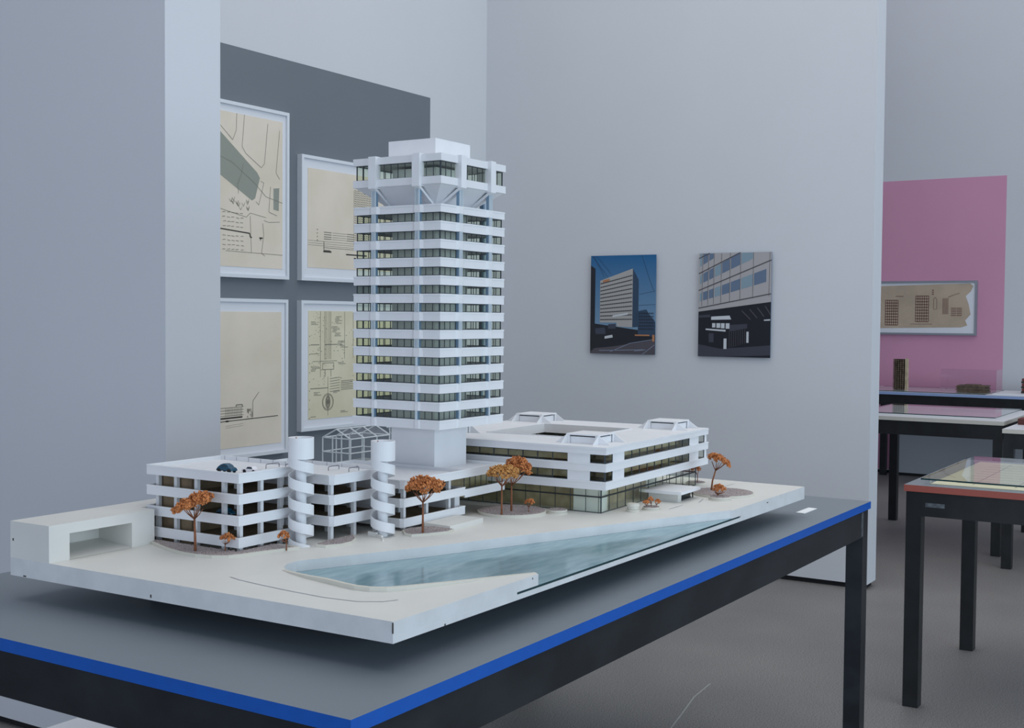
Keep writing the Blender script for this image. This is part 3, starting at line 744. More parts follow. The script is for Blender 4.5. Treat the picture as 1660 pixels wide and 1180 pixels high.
# ------------------------------------------------------------------ trees of dried flowers
RV = Vector((0.5352, -0.8447, 0))   # camera's right direction; crown widths taken from image pixels run along it
def tree(name, label, x, y, hb, ht, wl, wr, z0=GZ+0.006, crown='crown', lean=0.0, tilt=0.0, flat=2.2, n=None, group=None, tr=None):
    t = thing(name, label, 'tree' if name != 'dried_bush' else 'bush', (x, y, z0), group)
    c = Vector((x, y, z0)) + RV*((wl+wr)/2); R_ = (wr-wl)/2
    b = MB(); tr = tr or 0.0035
    fork = Vector((x, y, z0 + hb*0.80)) + RV*lean
    b.tube([(x,y,z0-0.004), Vector((x,y,z0+hb*0.4))+RV*lean*0.3, fork], tr, 8, 0, tr*0.7)
    tips = []
    nb = 9
    for i in range(nb):
        a = 6.283*i/nb + random.uniform(-.2,.2); rr = R_*random.uniform(.35,.8)
        tip = Vector((c.x+rr*math.cos(a), c.y+rr*math.sin(a), z0+hb+(ht-hb)*random.uniform(.15,.45)))
        mid = fork.lerp(tip, .5) - Vector((0,0,(ht-hb)*.05))
        b.tube([fork, mid, tip], tr*.45, 5, 0, tr*.25); tips.append(tip)
    part('trunk', b, M['trunk'], t, smooth=True)
    b = MB()
    n = n or int(420 + 15000*R_)
    ls = max(0.0013, min(0.0031, R_*0.058))
    cl = []
    ncl = max(6, int(13 + R_*200))
    for k in range(ncl):
        a_ = 6.283*k*0.618; rr = math.sqrt((k+0.5)/ncl)*0.88
        jit = random.uniform(-.12, .12)
        cl.append((rr*math.cos(a_), rr*math.sin(a_), rr, jit, random.uniform(.75, 1.25)))
    for i in range(n):
        qx, qy, rr, jit, sz = random.choice(cl)
        dx, dy, dz = (random.gauss(0, 1) for _ in range(3))
        l_ = max(1e-3, math.sqrt(dx*dx+dy*dy+dz*dz)); k_ = sz*random.uniform(.55, 1.0)/l_
        dx, dy, dz = dx*k_*.21, dy*k_*.21, dz*k_*.28
        q_ = Vector((qx+dx, qy+dy))
        top = ht - (ht-hb)*(0.16 + 0.60*rr**flat) + (ht-hb)*jit*.6
        zz = top + dz*R_*.8 + tilt*(q_.x*RV.x+q_.y*RV.y)
        zz = min(zz, ht + abs(tilt) + .002)
        b.lump((c.x+q_.x*R_, c.y+q_.y*R_, z0+zz), ls*random.uniform(.6,1.15))
    part('crown', b, M[crown], t)
    return t
tree('model_tree', 'rust dried-flower tree with drooping crown by the left parking deck', 2.108, 2.249, 0.100, 0.140, -0.058, 0.046, tilt=0.019, lean=-0.002)
tree('model_tree', 'rust dried-flower tree between the spiral ramp and the bridge', 2.632, 1.945, 0.104, 0.152, -0.050, 0.060, tr=0.0034)
tree('model_tree', 'golden flat-topped dried-flower tree, front of the pair by the bridge', 3.006, 1.935, 0.108, 0.148, -0.046, 0.056, crown='crown2', tr=0.0032)
tree('model_tree', 'darker rust dried-flower tree, rear of the pair by the bridge', 3.075, 1.945, 0.100, 0.168, -0.030, 0.066)
tree('model_tree', 'single rust dried-flower tree leaning right at the far end', 3.86, 1.64, 0.086, 0.124, -0.014, 0.066, lean=0.014, tilt=-0.014)
tree('dried_bush', 'small rust shrub beside the tall tree by the left parking deck', 2.150, 2.190, 0.022, 0.045, -0.015, 0.026, tr=0.0016)
tree('dried_bush', 'small rust shrub at the foot of the left spiral ramp', 2.262, 2.092, 0.020, 0.046, -0.024, 0.010, tr=0.0018)
tree('dried_bush', 'small orange shrub in the pair-of-trees planter', 3.089, 1.893, 0.022, 0.045, -0.014, 0.020, tr=0.0014)
tree('dried_bush', 'rust shrub in the small planter in front of the single tree', 3.716, 1.556, 0.014, 0.046, -0.020, 0.030, tr=0.003)
tree('dried_bush', 'rust sprig at the left edge of the low planter by the canopy', 3.383, 1.650, 0.006, 0.022, -0.012, 0.010, z0=GZ+0.010, tr=0.0014)
tree('dried_bush', 'taller rust sprig in the middle of the low planter by the canopy', 3.397, 1.640, 0.010, 0.032, -0.012, 0.008, z0=GZ+0.010, tr=0.0014)
tree('dried_bush', 'rust sprig at the right edge of the low planter by the canopy', 3.408, 1.628, 0.006, 0.024, -0.006, 0.014, z0=GZ+0.010, tr=0.0014)
tree('dried_bush', 'rust shrub half hidden behind the far corner of the courtyard block', 4.03, 1.765, 0.034, 0.062, -0.024, 0.014, tr=0.002)

# ------------------------------------------------------------------ parking decks
gar = thing('parking_deck_model', 'white stepped parking deck block with open storeys, left part of the city model', 'model building', (2.5, 2.2, GZ))
PT = 0.004
def deck(x0, x1, y0, y1, ztop, h, dz, top, cut=0.0, par='parapet'):
    """one storey: slab plus parapet ring; ztop = parapet top, cut = chamfer at the near corner"""
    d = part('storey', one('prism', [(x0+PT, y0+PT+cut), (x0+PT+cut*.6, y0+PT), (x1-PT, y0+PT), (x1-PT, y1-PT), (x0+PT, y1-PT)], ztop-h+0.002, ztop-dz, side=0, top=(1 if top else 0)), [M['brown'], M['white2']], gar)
    out = [(x0, y0+cut), (x0+cut*.6, y0), (x1, y0), (x1, y1), (x0, y1)] if cut else [(x0, y0), (x1, y0), (x1, y1), (x0, y1)]
    cx, cy = (x0+x1)/2, (y0+y1)/2
    inn = [(p[0]+(PT if p[0] < cx else -PT), p[1]+(PT if p[1] < cy else -PT)) for p in out]
    b = MB(); n = len(out)
    for i in range(n):
        j = (i+1)%n
        a_, c_, d_, e_ = out[i], out[j], inn[j], inn[i]
        b.prism([a_, c_, d_, e_], ztop-h, ztop)
    part(par, b, M['white'], d, gar)
    # small lip at the top of the parapet
    b = MB()
    b.box(x0-0.0012, x0, y0+cut, y1, ztop-0.0035, ztop); b.box(x0+cut*.6, x1, y0-0.0012, y0, ztop-0.0035, ztop)
    part('coping', b, M['white2'], d, gar)
    return d
def cols(xs, ys, z0, z1, w=0.0105):
    for x in xs:
        for y in ys:
            b = MB(); b.box(x-w/2, x+w/2, y-w/2, y+w/2, z0, z1); part('column', b, M['white'], gar)
h_ = 0.0253
# left section
for z in (1.167, 1.1148, 1.0615, 1.0075): deck(2.166, 2.428, 2.16, 2.489, z, h_, 0.011, z > 1.15)
for (x_, y_) in ((2.190,2.180),(2.190,2.233),(2.190,2.329),(2.190,2.403),(2.190,2.470),(2.262,2.180),(2.333,2.180),(2.30,2.30),(2.412,2.25)): cols((x_,), (y_,), GZ, 1.143)
# middle section
for z in (1.1405, 1.088, 1.032): deck(2.430 if z > 2 else 2.4295, 2.652, 2.087, 2.45, z, 0.0262, 0.010, z > 1.12, 0.012)
b = MB(); b.box(2.405, 2.4295, 2.087, 2.158, 1.1143, 1.1405); 
cols((2.447, 2.540, 2.632), (2.108, 2.20, 2.31, 2.42), GZ, 1.115)
# right section
for z in (1.108, 1.0565, 1.0015): deck(2.680 if z > 2 else 2.654, 2.955, 2.03, 2.45, z, 0.0245, 0.009, z > 1.1, 0.010)
cols((2.685, 2.79, 2.90), (2.052, 2.15, 2.27, 2.40), GZ, 1.085)
# bridge wing to the courtyard block
d = part('storey', one('box', 2.955, 3.17, 2.034, 2.45, 1.086, 1.099, 0, top=1), [M['brown'], M['white2']], gar)
b = MB(); b.box(2.955, 3.17, 2.030, 2.034, 1.0835, 1.108); b.box(3.166, 3.17, 2.034, 2.45, 1.0835, 1.108); part('parapet', b, M['white'], d, gar)
d = part('storey', one('box', 2.955, 3.17, 2.034, 2.45, 1.026, 1.040, 0), [M['board']], gar)
b = MB(); b.box(2.955, 3.17, 2.030, 2.034, 1.0245, 1.049); part('parapet', b, M['white'], d, gar)
f = MB()
for i in range(8): x = 2.958+i*0.0298; f.box(x, x+0.0014, 2.036, 2.038, 1.049, 1.0835)
f.box(2.955, 3.17, 2.036, 2.038, 1.049, 1.051); f = part('window_frame', f, M['mullion'], gar)
for i in range(7):
    x = 2.9594+i*0.0298; b = MB(); b.box(x, x+0.0284, 2.0365, 2.0375, 1.051, 1.0835); part('pane', b, M['wglass'], f, gar)
b = MB(); b.box(2.96, 3.165, 2.09, 2.40, 1.040, 1.085); part('interior_wall', b, M['board'], gar)
b = MB(); b.box(2.93, 2.955, 2.05, 2.44, GZ, 1.03); b.box(2.955, 3.15, 2.25, 2.44, GZ, 1.03); part('ground_wall', b, M['white'], gar)
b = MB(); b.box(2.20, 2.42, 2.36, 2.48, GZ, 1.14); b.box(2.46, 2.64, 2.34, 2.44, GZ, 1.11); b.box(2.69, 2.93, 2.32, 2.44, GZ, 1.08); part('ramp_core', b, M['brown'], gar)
# seams on the rear parapets
b = MB()
for i in range(7): y = 2.20+i*0.045; b.box(2.4232, 2.4238, y, y+0.0012, 1.157, 1.167)
for i in range(6): y = 2.13+i*0.055; b.box(2.6472, 2.6478, y, y+0.0012, 1.131, 1.1405)
part('parapet_seams', b, M['alu'], gar, kind='stuff')
def hoop(label, a, c, z, h=0.011):
    b = MB(); a = Vector(a+(z,)); c = Vector(c+(z,)); up = Vector((0,0,h))
    b.tube([a, a+up*.8, a+up+(c-a)*.06, c+up-(c-a)*.06, c+up*.8, c], 0.0009, 5)
    o = b.build('hoop_rail', M['hoop'], None, loc=tuple(a)); o['label'] = label; o['category'] = 'railing'
hoop('bent wire hoop on the left roof deck, near the spiral ramp', (2.343,2.239), (2.392,2.239), 1.156)
hoop('bent wire hoop on the left roof deck, right against the spiral ramp', (2.372,2.197), (2.410,2.203), 1.156)
hoop('bent wire hoop on the middle roof deck, left of its pair', (2.56,2.214), (2.604,2.214), 1.1305)
hoop('bent wire hoop on the middle roof deck, right of its pair', (2.57,2.150), (2.612,2.150), 1.1305)

# spiral ramps
def ramp(label, cx, cy, ztop, zdrum):
    t = thing('spiral_ramp', label, 'ramp', (cx, cy, GZ))
    b = MB(); b.cyl(cx, cy, 0.0135, GZ, zdrum+0.005, 24); part('central_column', b, M['white'], t, smooth=False)
    R_ = 0.0325
    b = MB(); n = 40
    def ring(r, z): return [(cx+r*math.cos(6.28318*i/n), cy+r*math.sin(6.28318*i/n), z) for i in range(n)]
    vs = ring(R_, zdrum)+ring(R_, ztop)+ring(R_-.003, ztop)+ring(R_-.003, ztop-.006)
    fs = []
    for k in range(3): fs += [(k*n+i, k*n+(i+1)%n, (k+1)*n+(i+1)%n, (k+1)*n+i) for i in range(n)]
    fs.append(tuple(range(3*n, 4*n))); fs.append(tuple(range(n))[::-1])
    b.add(vs, fs); part('drum', b, M['white2'], t)
    b = MB()
    for k in range(7):
        a = 1.2+k*.5; b.lump((cx+(R_-.0045)*math.cos(a), cy+(R_-.0045)*math.sin(a), ztop-0.004), 0.0018)
    part('rust_stains', b, M['crown'], t)
    # helix: falls as the angle grows
    P = 0.0525; hb = 0.0262
    a0 = math.atan2(0.8447, -0.5352)     # camera's left side, where band heights were read from the image
    b = MB(); d_ = MB(); seg = 40
    z_start = zdrum + 0.012              # band top at a0
    turns = (z_start - (GZ + 0.004)) / P
    N = int(turns*seg)
    vs, fs, dv, df = [], [], [], []
    for i in range(N+1):
        a = a0 + 6.28318*i/seg; z = z_start - P*i/seg
        ca, sa = math.cos(a), math.sin(a); zb = max(GZ, z-hb); zt_ = max(GZ+.001, z)
        for r, q_ in ((R_, zb), (R_, zt_), (R_-.0022, zt_), (R_-.0022, zb)): vs.append((cx+r*ca, cy+r*sa, q_))
        zd = max(GZ+.0005, z-hb+0.003); ze = max(GZ, z-hb)
        for r, q_ in ((0.012, ze), (0.012, zd), (R_-.0021, zd), (R_-.0021, ze)): dv.append((cx+r*ca, cy+r*sa, q_))
    for i in range(N):
        for k in range(4):
            k2 = (k+1)%4; fs.append((i*4+k, i*4+k2, (i+1)*4+k2, (i+1)*4+k)); 
    df = list(fs); fs += [(0,1,2,3), (N*4+3, N*4+2, N*4+1, N*4)]; df += [(0,1,2,3), (N*4+3, N*4+2, N*4+1, N*4)]
    b.add(vs, fs); d_.add(dv, df)
    part('parapet_band', b, M['white'], t); part('ramp_deck', d_, M['white'], t)
    return t
ramp('white spiral ramp with a drum top, left of the two', 2.342, 2.1165, 1.245, 1.191)
ramp('white spiral ramp with a drum top, right of the two', 2.5685, 2.031, 1.2235, 1.171)

# ------------------------------------------------------------------ cars
def car(label, x, y, z, ang, L, body, kind='beetle'):
    t = thing('model_car', label, 'car', (x, y, z), 'toy cars parked on the decks')
    ca, sa = math.cos(ang), math.sin(ang)
    T = lambda p: Vector((x + p.x*ca - p.y*sa, y + p.x*sa + p.y*ca, z + p.z))
    W_ = L*0.40
    if kind == 'beetle':
        prof = [(-.5,.10),(-.49,.17),(-.42,.24),(-.30,.27),(-.22,.37),(-.08,.43),(.10,.43),(.26,.37),(.38,.28),(.46,.19),(.5,.10)]
    elif kind == 'saloon':
        prof = [(-.5,.08),(-.5,.20),(-.28,.23),(-.18,.36),(.12,.36),(.25,.23),(.5,.20),(.5,.08)]
    else:
        prof = [(-.5,.10),(-.5,.26),(-.30,.27),(-.24,.42),(-.02,.42),(.03,.27),(.04,.25),(.5,.27),(.5,.10)]
    b = MB(T); n = len(prof); vs = []
    for s_, kk in ((-1,1.0),(-.8,1.06),(.8,1.06),(1,1.0)):
        for (u, v) in prof:
            tap = 1.0 - max(0, v-.25)*0.9
            vs.append((u*L*(0.97 if abs(s_) == 1 else 1), s_*W_/2*tap, v*L*(0.96 if abs(s_) == 1 else 1)))
    fs = [tuple(range(n))[::-1], tuple(range(3*n, 4*n))]
    for k in range(3):
        for i in range(n-1): fs.append((k*n+i, k*n+i+1, (k+1)*n+i+1, (k+1)*n+i))
        fs.append((k*n+n-1, k*n, (k+1)*n, (k+1)*n+n-1))
    b.add(vs, fs); part('body', b, M[body], t, smooth=False)
    for u in (-.3, .3):
        for s_ in (-1, 1):
            b = MB(T); m_ = 12; r = .10*L
            vs = [(u*L+r*math.cos(6.283*i/m_), s_*W_*.5-.0025*s_, r+r*math.sin(6.283*i/m_)) for i in range(m_)]
            vs += [(v[0], v[1]+.0032*s_, v[2]) for v in vs]
            b.add(vs, [tuple(range(m_)), tuple(range(m_,2*m_))[::-1]]+[(i,(i+1)%m_,m_+(i+1)%m_,m_+i) for i in range(m_)])
            part('wheel', b, M['tyre'], t)
    b = MB(T)
    if kind == 'beetle': sw = [(-.18,.29),(-.13,.36),(.12,.37),(.22,.30)]; 
    elif kind == 'saloon': sw = [(-.22,.24),(-.15,.34),(.10,.34),(.19,.24)]
    else: sw = [(-.26,.28),(-.22,.39),(-.05,.39),(-.02,.28)]
    for s_ in (-1, 1):
        vs = [(u*L, s_*(W_/2*(1-max(0,v-.25)*.9)*1.02), v*L) for u, v in sw]
        b.add(vs, [(0,1,2,3) if s_ < 0 else (3,2,1,0)])
    part('side_window', b, M['carglass'], t)
    return t
car('teal rounded toy car on the left roof deck', 2.226, 2.262, 1.156, math.radians(-57+90+60), 0.054, 'teal', 'beetle')
car('white toy saloon beside the teal car on the roof deck', 2.255, 2.205, 1.156, math.radians(95), 0.048, 'carwhite', 'saloon')
car('dark teal toy car parked inside the third storey of the left deck', 2.205, 2.245, 1.0505, math.radians(100), 0.050, 'teal', 'beetle')
car('black toy pick-up beside the right spiral ramp on the lower roof', 2.80, 2.235, 1.0995, math.radians(-48), 0.060, 'carblack', 'pickup')

# ------------------------------------------------------------------ tower
tw = thing('tower_model', 'tall white model tower with banded windows and a flared crown', 'model building', (3.05, 2.235, 1.10))
X0, X1, Y0, Y1 = 2.879, 3.219, 2.070, 2.392
b = MB(); b.box(2.968, 3.136, 2.152, 2.315, 1.099, 2.0); part('core_shaft', b, M['white'], tw)
ZB = [1.2266]; PW = 0.0528
def ring(b, x0, x1, y0, y1, z0, z1, t_=0.006, mi=0):
    b.box(x0, x1, y0, y0+t_, z0, z1, mi); b.box(x0, x1, y1-t_, y1, z0, z1, mi)
    b.box(x0, x0+t_, y0+t_, y1-t_, z0, z1, mi); b.box(x1-t_, x1, y0+t_, y1-t_, z0, z1, mi)
CX = (X0+0.097, X0+0.255); CY = (Y0+0.081, Y0+0.243)
pane_x = pane_y = None
for k in range(13):
    z0 = 1.2266 + 0.05262*k; z1 = z0 + 0.0272
    if k == 12: z1 = z0 + 0.0235
    b = MB()
    b.box(X0+.005, X1-.005, Y0+.005, Y1-.005, z0+0.006, z0+0.012 if k < 12 else z1-0.002)
    sl = part('floor_slab', b, M['white2'], tw)
    b = MB(); ring(b, X0, X1, Y0, Y1, z0, z1)
    # splayed casings where the fins cross the band
    dpt = 0.005 if k > 3 else 0.003; hw = 0.020 if k > 3 else 0.012
    for cx in CX:
        for (ya, s_) in ((Y0, -1), (Y1, 1)):
            b.prism([(cx-hw, ya), (cx-hw*.5, ya+s_*dpt), (cx+hw*.5, ya+s_*dpt), (cx+hw, ya)], z0+.0005, z1-.0005)
    for cy in CY:
        for (xa, s_) in ((X0, -1), (X1, 1)):
            b.prism([(xa, cy-hw), (xa+s_*dpt, cy-hw*.5), (xa+s_*dpt, cy+hw*.5), (xa, cy+hw)], z0+.0005, z1-.0005)
    part('parapet_band', b, M['white'], sl, tw)
    b = MB(); ring(b, X0-.0012, X1+.0012, Y0-.0012, Y1+.0012, z1-0.0045, z1-0.0005, 0.003)
    part('coping', b, M['white2'], sl, tw)
    if k == 12: break
    # glazing storey
    g = 0.007; wz0, wz1 = z1, z0+0.05262
    f = MB(); ring(f, X0+g, X1-g, Y0+g, Y1-g, wz0, wz0+.0022, 0.002); ring(f, X0+g, X1-g, Y0+g, Y1-g, wz1-.002, wz1, 0.002)
    nx = 12; sx = (X1-X0-2*g)/nx; sy = (Y1-Y0-2*g)/nx
    for i in range(nx+1):
        mw = 0.0016 if 0 < i < nx else 0.003
        x = X0+g+i*sx-mw/2; y = Y0+g+i*sy-mw/2
        for ya in (Y0+g, Y1-g-.002): f.box(x, x+mw, ya, ya+.002, wz0, wz1)
        for xa in (X0+g, X1-g-.002): f.box(xa, xa+.002, y, y+mw, wz0, wz1)
    fo = part('window_frame', f, M['mullion'], tw)
    if pane_x is None:
        b = MB(); b.box(X0+g+.0012, X0+g+sx-.0012, Y0+g+.0007, Y0+g+.0014, wz0+.002, wz1-.002); pane_x = part('pane', b, M['wglass'], fo, tw)
        b = MB(); b.box(X0+g+.0007, X0+g+.0014, Y0+g+.0012, Y0+g+sy-.0012, wz0+.002, wz1-.002); pane_y = part('pane', b, M['wglass'], fo, tw)
        zref = wz0; r0 = (1,)
    for i in range(nx):
        if k == 0 and i == 0: continue
        copy_part(pane_x, fo, (i*sx, 0, wz0-zref)); copy_part(pane_y, fo, (0, i*sy, wz0-zref))
    b = MB()
    b.box(X0+g+.002, X1-g-.002, Y1-g-.0014, Y1-g-.0007, wz0+.002, wz1-.002); b.box(X1-g-.0014, X1-g-.0007, Y0+g+.002, Y1-g-.002, wz0+.002, wz1-.002)
    part('rear_glazing', b, M['wglass'], fo, tw)
# fins
def fin(cx, cy, nx_, ny_, z0, z1, triple):
    f = MB()
    offs = (-0.0055, 0, 0.0055) if triple else (0,)
    for o_ in offs:
        hw = 0.0015 if triple else 0.0028
        if ny_: f.box(cx+o_-hw, cx+o_+hw, min(cy, cy+ny_*.006), max(cy, cy+ny_*.006), z0, z1, 0)
        else: f.box(min(cx, cx+nx_*.006), max(cx, cx+nx_*.006), cy+o_-hw, cy+o_+hw, z0, z1, 0)
    hw = 0.0074 if triple else 0.0040
    if ny_: f.box(cx-hw, cx+hw, min(cy-ny_*.008, cy+ny_*.002), max(cy-ny_*.008, cy+ny_*.002), z0, z1, 1)
    else: f.box(min(cx-nx_*.008, cx+nx_*.002), max(cx-nx_*.008, cx+nx_*.002), cy-hw, cy+hw, z0, z1, 1)
    part('fin_column', f, [M['bluefin'], M['bluefindark']], tw)
for k in range(13):
    z0 = 1.2266+0.05262*k+(0.0272 if k < 12 else 0.0235); z1 = 1.2266+0.05262*(k+1) if k < 12 else 1.941
    tri = k > 3
    for cx in CX: fin(cx, Y0, 0, -1, z0, z1, tri); fin(cx, Y1, 0, 1, z0, z1, tri)
    for cy in CY: fin(X0, cy, -1, 0, z0, z1, tri); fin(X1, cy, 1, 0, z0, z1, tri)
# crown
i0, zc0, zc1 = 0.080, 1.8815, 1.9405
b = MB(); b.frustum((X0+i0, X1-i0, Y0+i0, Y1-i0, zc0-.002), (X0+.002, X1-.002, Y0+.002, Y1-.002, zc1)); part('flared_soffit', b, M['white'], tw)
b = MB(); ring(b, X0-.002, X1+.002, Y0-.002, Y1+.002, 1.9395, 1.9615, 0.012); b.box(X0+.01, X1-.01, Y0+.01, Y1-.01, 1.941, 1.947)
cb = part('crown_band', b, M['white'], tw)
b = MB(); ring(b, X0-.002, X1+.002, Y0-.002, Y1+.002, 2.0055, 2.0265, 0.012); b.box(X0+.01, X1-.01, Y0+.01, Y1-.01, 2.008, 2.018)
cb2 = part('crown_band', b, M['white'], tw)
g = 0.006
f = MB(); nx = 12; sx = (X1-X0-2*g)/nx; sy = (Y1-Y0-2*g)/nx
ring(f, X0+g, X1-g, Y0+g, Y1-g, 1.9615, 1.9632, 0.002); ring(f, X0+g, X1-g, Y0+g, Y1-g, 2.0035, 2.0055, 0.002)
for i in range(nx+1):
    mw = 0.0016 if 0 < i < nx else 0.0034
    x = X0+g+i*sx-mw/2; y = Y0+g+i*sy-mw/2
    for ya in (Y0+g, Y1-g-.002): f.box(x, x+mw, ya, ya+.002, 1.9615, 2.0055)
    for xa in (X0+g, X1-g-.002): f.box(xa, xa+.002, y, y+mw, 1.9615, 2.0055)
fo = part('window_frame', f, M['mullion'], tw)
for i in range(nx):
    b = MB(); b.box(X0+g+i*sx+.001, X0+g+(i+1)*sx-.001, Y0+g+.0007, Y0+g+.0014, 1.963, 2.004); part('pane', b, M['wglass'], fo, tw)
    b = MB(); b.box(X0+g+.0007, X0+g+.0014, Y0+g+i*sy+.001, Y0+g+(i+1)*sy-.001, 1.963, 2.004); part('pane', b, M['wglass'], fo, tw)
b = MB(); b.box(X0+g+.002, X1-g-.002, Y1-g-.0014, Y1-g-.0007, 1.963, 2.004); b.box(X1-g-.0014, X1-g-.0007, Y0+g+.002, Y1-g-.002, 1.963, 2.004)
part('rear_glazing', b, M['wglass'], fo, tw)
def pilaster(cx, cy, nx_, ny_):
    hw = 0.0135; d = 0.014
    b = MB()
    if ny_:
        b.box(cx-hw, cx+hw, min(cy-ny_*.010, cy+ny_*d), max(cy-ny_*.010, cy+ny_*d), 1.934, 2.029)
        a = [(cx-hw*.8, cy+ny_*d, 1.934), (cx+hw*.8, cy+ny_*d, 1.934), (cx+hw*.8, cy-ny_*.0, 1.934), (cx-hw*.8, cy-ny_*.0, 1.934)]
        e = [(cx-hw*.6, cy-ny_*(i0-.012), zc0), (cx+hw*.6, cy-ny_*(i0-.012), zc0), (cx+hw*.6, cy-ny_*(i0+.002), zc0), (cx-hw*.6, cy-ny_*(i0+.002), zc0)]
    else:
        b.box(min(cx-nx_*.010, cx+nx_*d), max(cx-nx_*.010, cx+nx_*d), cy-hw, cy+hw, 1.934, 2.029)
        a = [(cx+nx_*d, cy-hw*.8, 1.934), (cx+nx_*d, cy+hw*.8, 1.934), (cx, cy+hw*.8, 1.934), (cx, cy-hw*.8, 1.934)]
        e = [(cx-nx_*(i0-.012), cy-hw*.6, zc0), (cx-nx_*(i0-.012), cy+hw*.6, zc0), (cx-nx_*(i0+.002), cy+hw*.6, zc0), (cx-nx_*(i0+.002), cy-hw*.6, zc0)]
    b.add(a+e, [(0,1,2,3),(7,6,5,4),(0,4,5,1),(1,5,6,2),(2,6,7,3),(3,7,4,0)])
    part('pilaster', b, M['white2'], tw)
for cx in CX: pilaster(cx, Y0, 0, -1); pilaster(cx, Y1, 0, 1)
for cy in CY: pilaster(X0, cy, -1, 0); pilaster(X1, cy, 1, 0)
b = MB(); b.box(2.957, 3.139, 2.147, 2.322, 2.018, 2.0845); part('roof_box', b, M['white2'], tw)

# ------------------------------------------------------------------ courtyard block
th = math.radians(1.8); ct, st = math.cos(th), math.sin(th)
HX, HY = 3.215, 1.702
HT = lambda p: Vector((HX + p.x*ct - p.y*st, HY + p.x*st + p.y*ct, p.z))
ho = thing('courtyard_block_model', 'low white courtyard building model with roof skylights, right part of the city model', 'model building', (3.62, 2.08, GZ))
LX, LY = 0.82, 0.745
CXa, CXb, CYa, CYb = 0.215, 0.61, 0.20, 0.55
def hpart(name, mb, m_, parent=None, **k): return part(name, mb, m_, parent or ho, ho, **k)
def frame_ring(b, o, z0, z1, t_, mi=0):
    ring(b, -o, LX+o, -o, LY+o, z0, z1, t_, mi)
# bands
for (z0, z1) in ((1.0423, 1.0672), (1.0965, 1.1213), (1.148, 1.168)):
    b = MB(HT)
    b.box(0.004, LX-.004, 0.004, CYa, z0+.002, z0+.014); b.box(0.004, LX-.004, CYb, LY-.004, z0+.002, z0+.014)
    b.box(0.004, CXa, CYa, CYb, z0+.002, z0+.014); b.box(CXb, LX-.004, CYa, CYb, z0+.002, z0+.014)
    s_ = hpart('floor_slab', b, M['board'] if z1 < 1.15 else M['white2'])
    b = MB(HT); frame_ring(b, 0, z0, z1, 0.006); 
    hpart('parapet_band', b, M['white'], s_)
    b = MB(HT); frame_ring(b, 0.0015, z1-0.004, z1-0.0005, 0.003); hpart('coping', b, M['white2'], s_)
b = MB(HT)
for r in ((0.0, LX, 0.0, CYa), (0.0, LX, CYb, LY), (0.0, CXa, CYa, CYb), (CXb, LX, CYa, CYb)): b.box(*r, 1.1655, 1.1705)
hpart('roof', b, M['white2'])
b = MB(HT); ring(b, CXa-.001, CXb+.001, CYa-.001, CYb+.001, 1.142, 1.1735, 0.005); hpart('court_fascia', b, M['white'])
b = MB(HT); ring(b, CXa-.004, CXb+.004, CYa-.004, CYb+.004, 1.03, 1.142, 0.002); hpart('court_glazing', b, M['wglass'])
b = MB(HT); b.box(CXa, CXb, CYa, CYb, GZ, 1.03); hpart('court_floor', b, M['board'])
b = MB(HT); 
for i in range(8):
    x = CXa+(CXb-CXa)*i/7; b.box(x-.001, x+.001, CYb-.003, CYb+.003, 1.03, 1.142); y = CYa+(CYb-CYa)*i/7; b.box(CXb-.003, CXb+.003, y-.001, y+.001, 1.03, 1.142)
hpart('court_mullions', b, M['mullion'])
# upper storeys: solid bays and window bays along both visible fronts
g = 0.005
xb_ = [0.0, 0.056, 0.137] + [0.137+0.0579*i for i in range(1, 10)] + [0.741, 0.796]
yb_ = [0.0, 0.056, 0.132] + [0.132+0.0525*i for i in range(1, 10)] + [0.683, 0.745]
for (z0, z1) in ((1.0672, 1.0965), (1.1213, 1.148)):
    for r in ((0.056,0.137,g,g+.004), (0.658,0.741,g,g+.004), (g,g+.004,0.056,0.132), (g,g+.004,0.6045,0.683), (0.06,LX-.06,LY-g-.004,LY-g), (LX-g-.004,LX-g,0.056,LY-.06), (0.7955,LX-g,g,g+.004)):
        w_ = MB(HT); w_.box(*r, z0, z1); hpart('solid_bay', w_, M['white2'])
    f = MB(HT); ps = []
    def wx(a, c, y=g):
        f.box(a, c, y+.0005, y+.0035, z0, z0+.0022); f.box(a, c, y+.0005, y+.0035, z1-.0022, z1)
        f.box(a-.0007, a+.0012, y+.0005, y+.0035, z0, z1); f.box(c-.0012, c+.0007, y+.0005, y+.0035, z0, z1)
        ps.append((a+.001, c-.001, y+.0015, y+.0022))
    def wy(a, c, x=g):
        f.box(x+.0005, x+.0035, a, c, z0, z0+.0022); f.box(x+.0005, x+.0035, a, c, z1-.0022, z1)
        f.box(x+.0005, x+.0035, a-.0007, a+.0012, z0, z1); f.box(x+.0005, x+.0035, c-.0012, c+.0007, z0, z1)
        ps.append((x+.0015, x+.0022, a+.001, c-.001))
    wx(g, 0.056); wy(g, 0.056)
    for i in range(9): wx(xb_[2+i], xb_[3+i]); wy(yb_[2+i], yb_[3+i])
    wx(0.741, 0.7955); wy(0.683, LY-g)
    fo = hpart('window_frame', f, M['mullion'])
    for r in ps:
        b = MB(HT); b.box(*r, z0+.002, z1-.002); hpart('pane', b, M['wglass'], fo)
    b = MB(HT); b.box(0.055, CXa-.01, 0.10, LY-.09, z0, z1); b.box(0.10, LX-.13, 0.055, 0.085, z0, z1); b.box(0.09, LX-.2, LY-.12, LY-.09, z0, z1)
    hpart('interior_wall', b, M['board'])
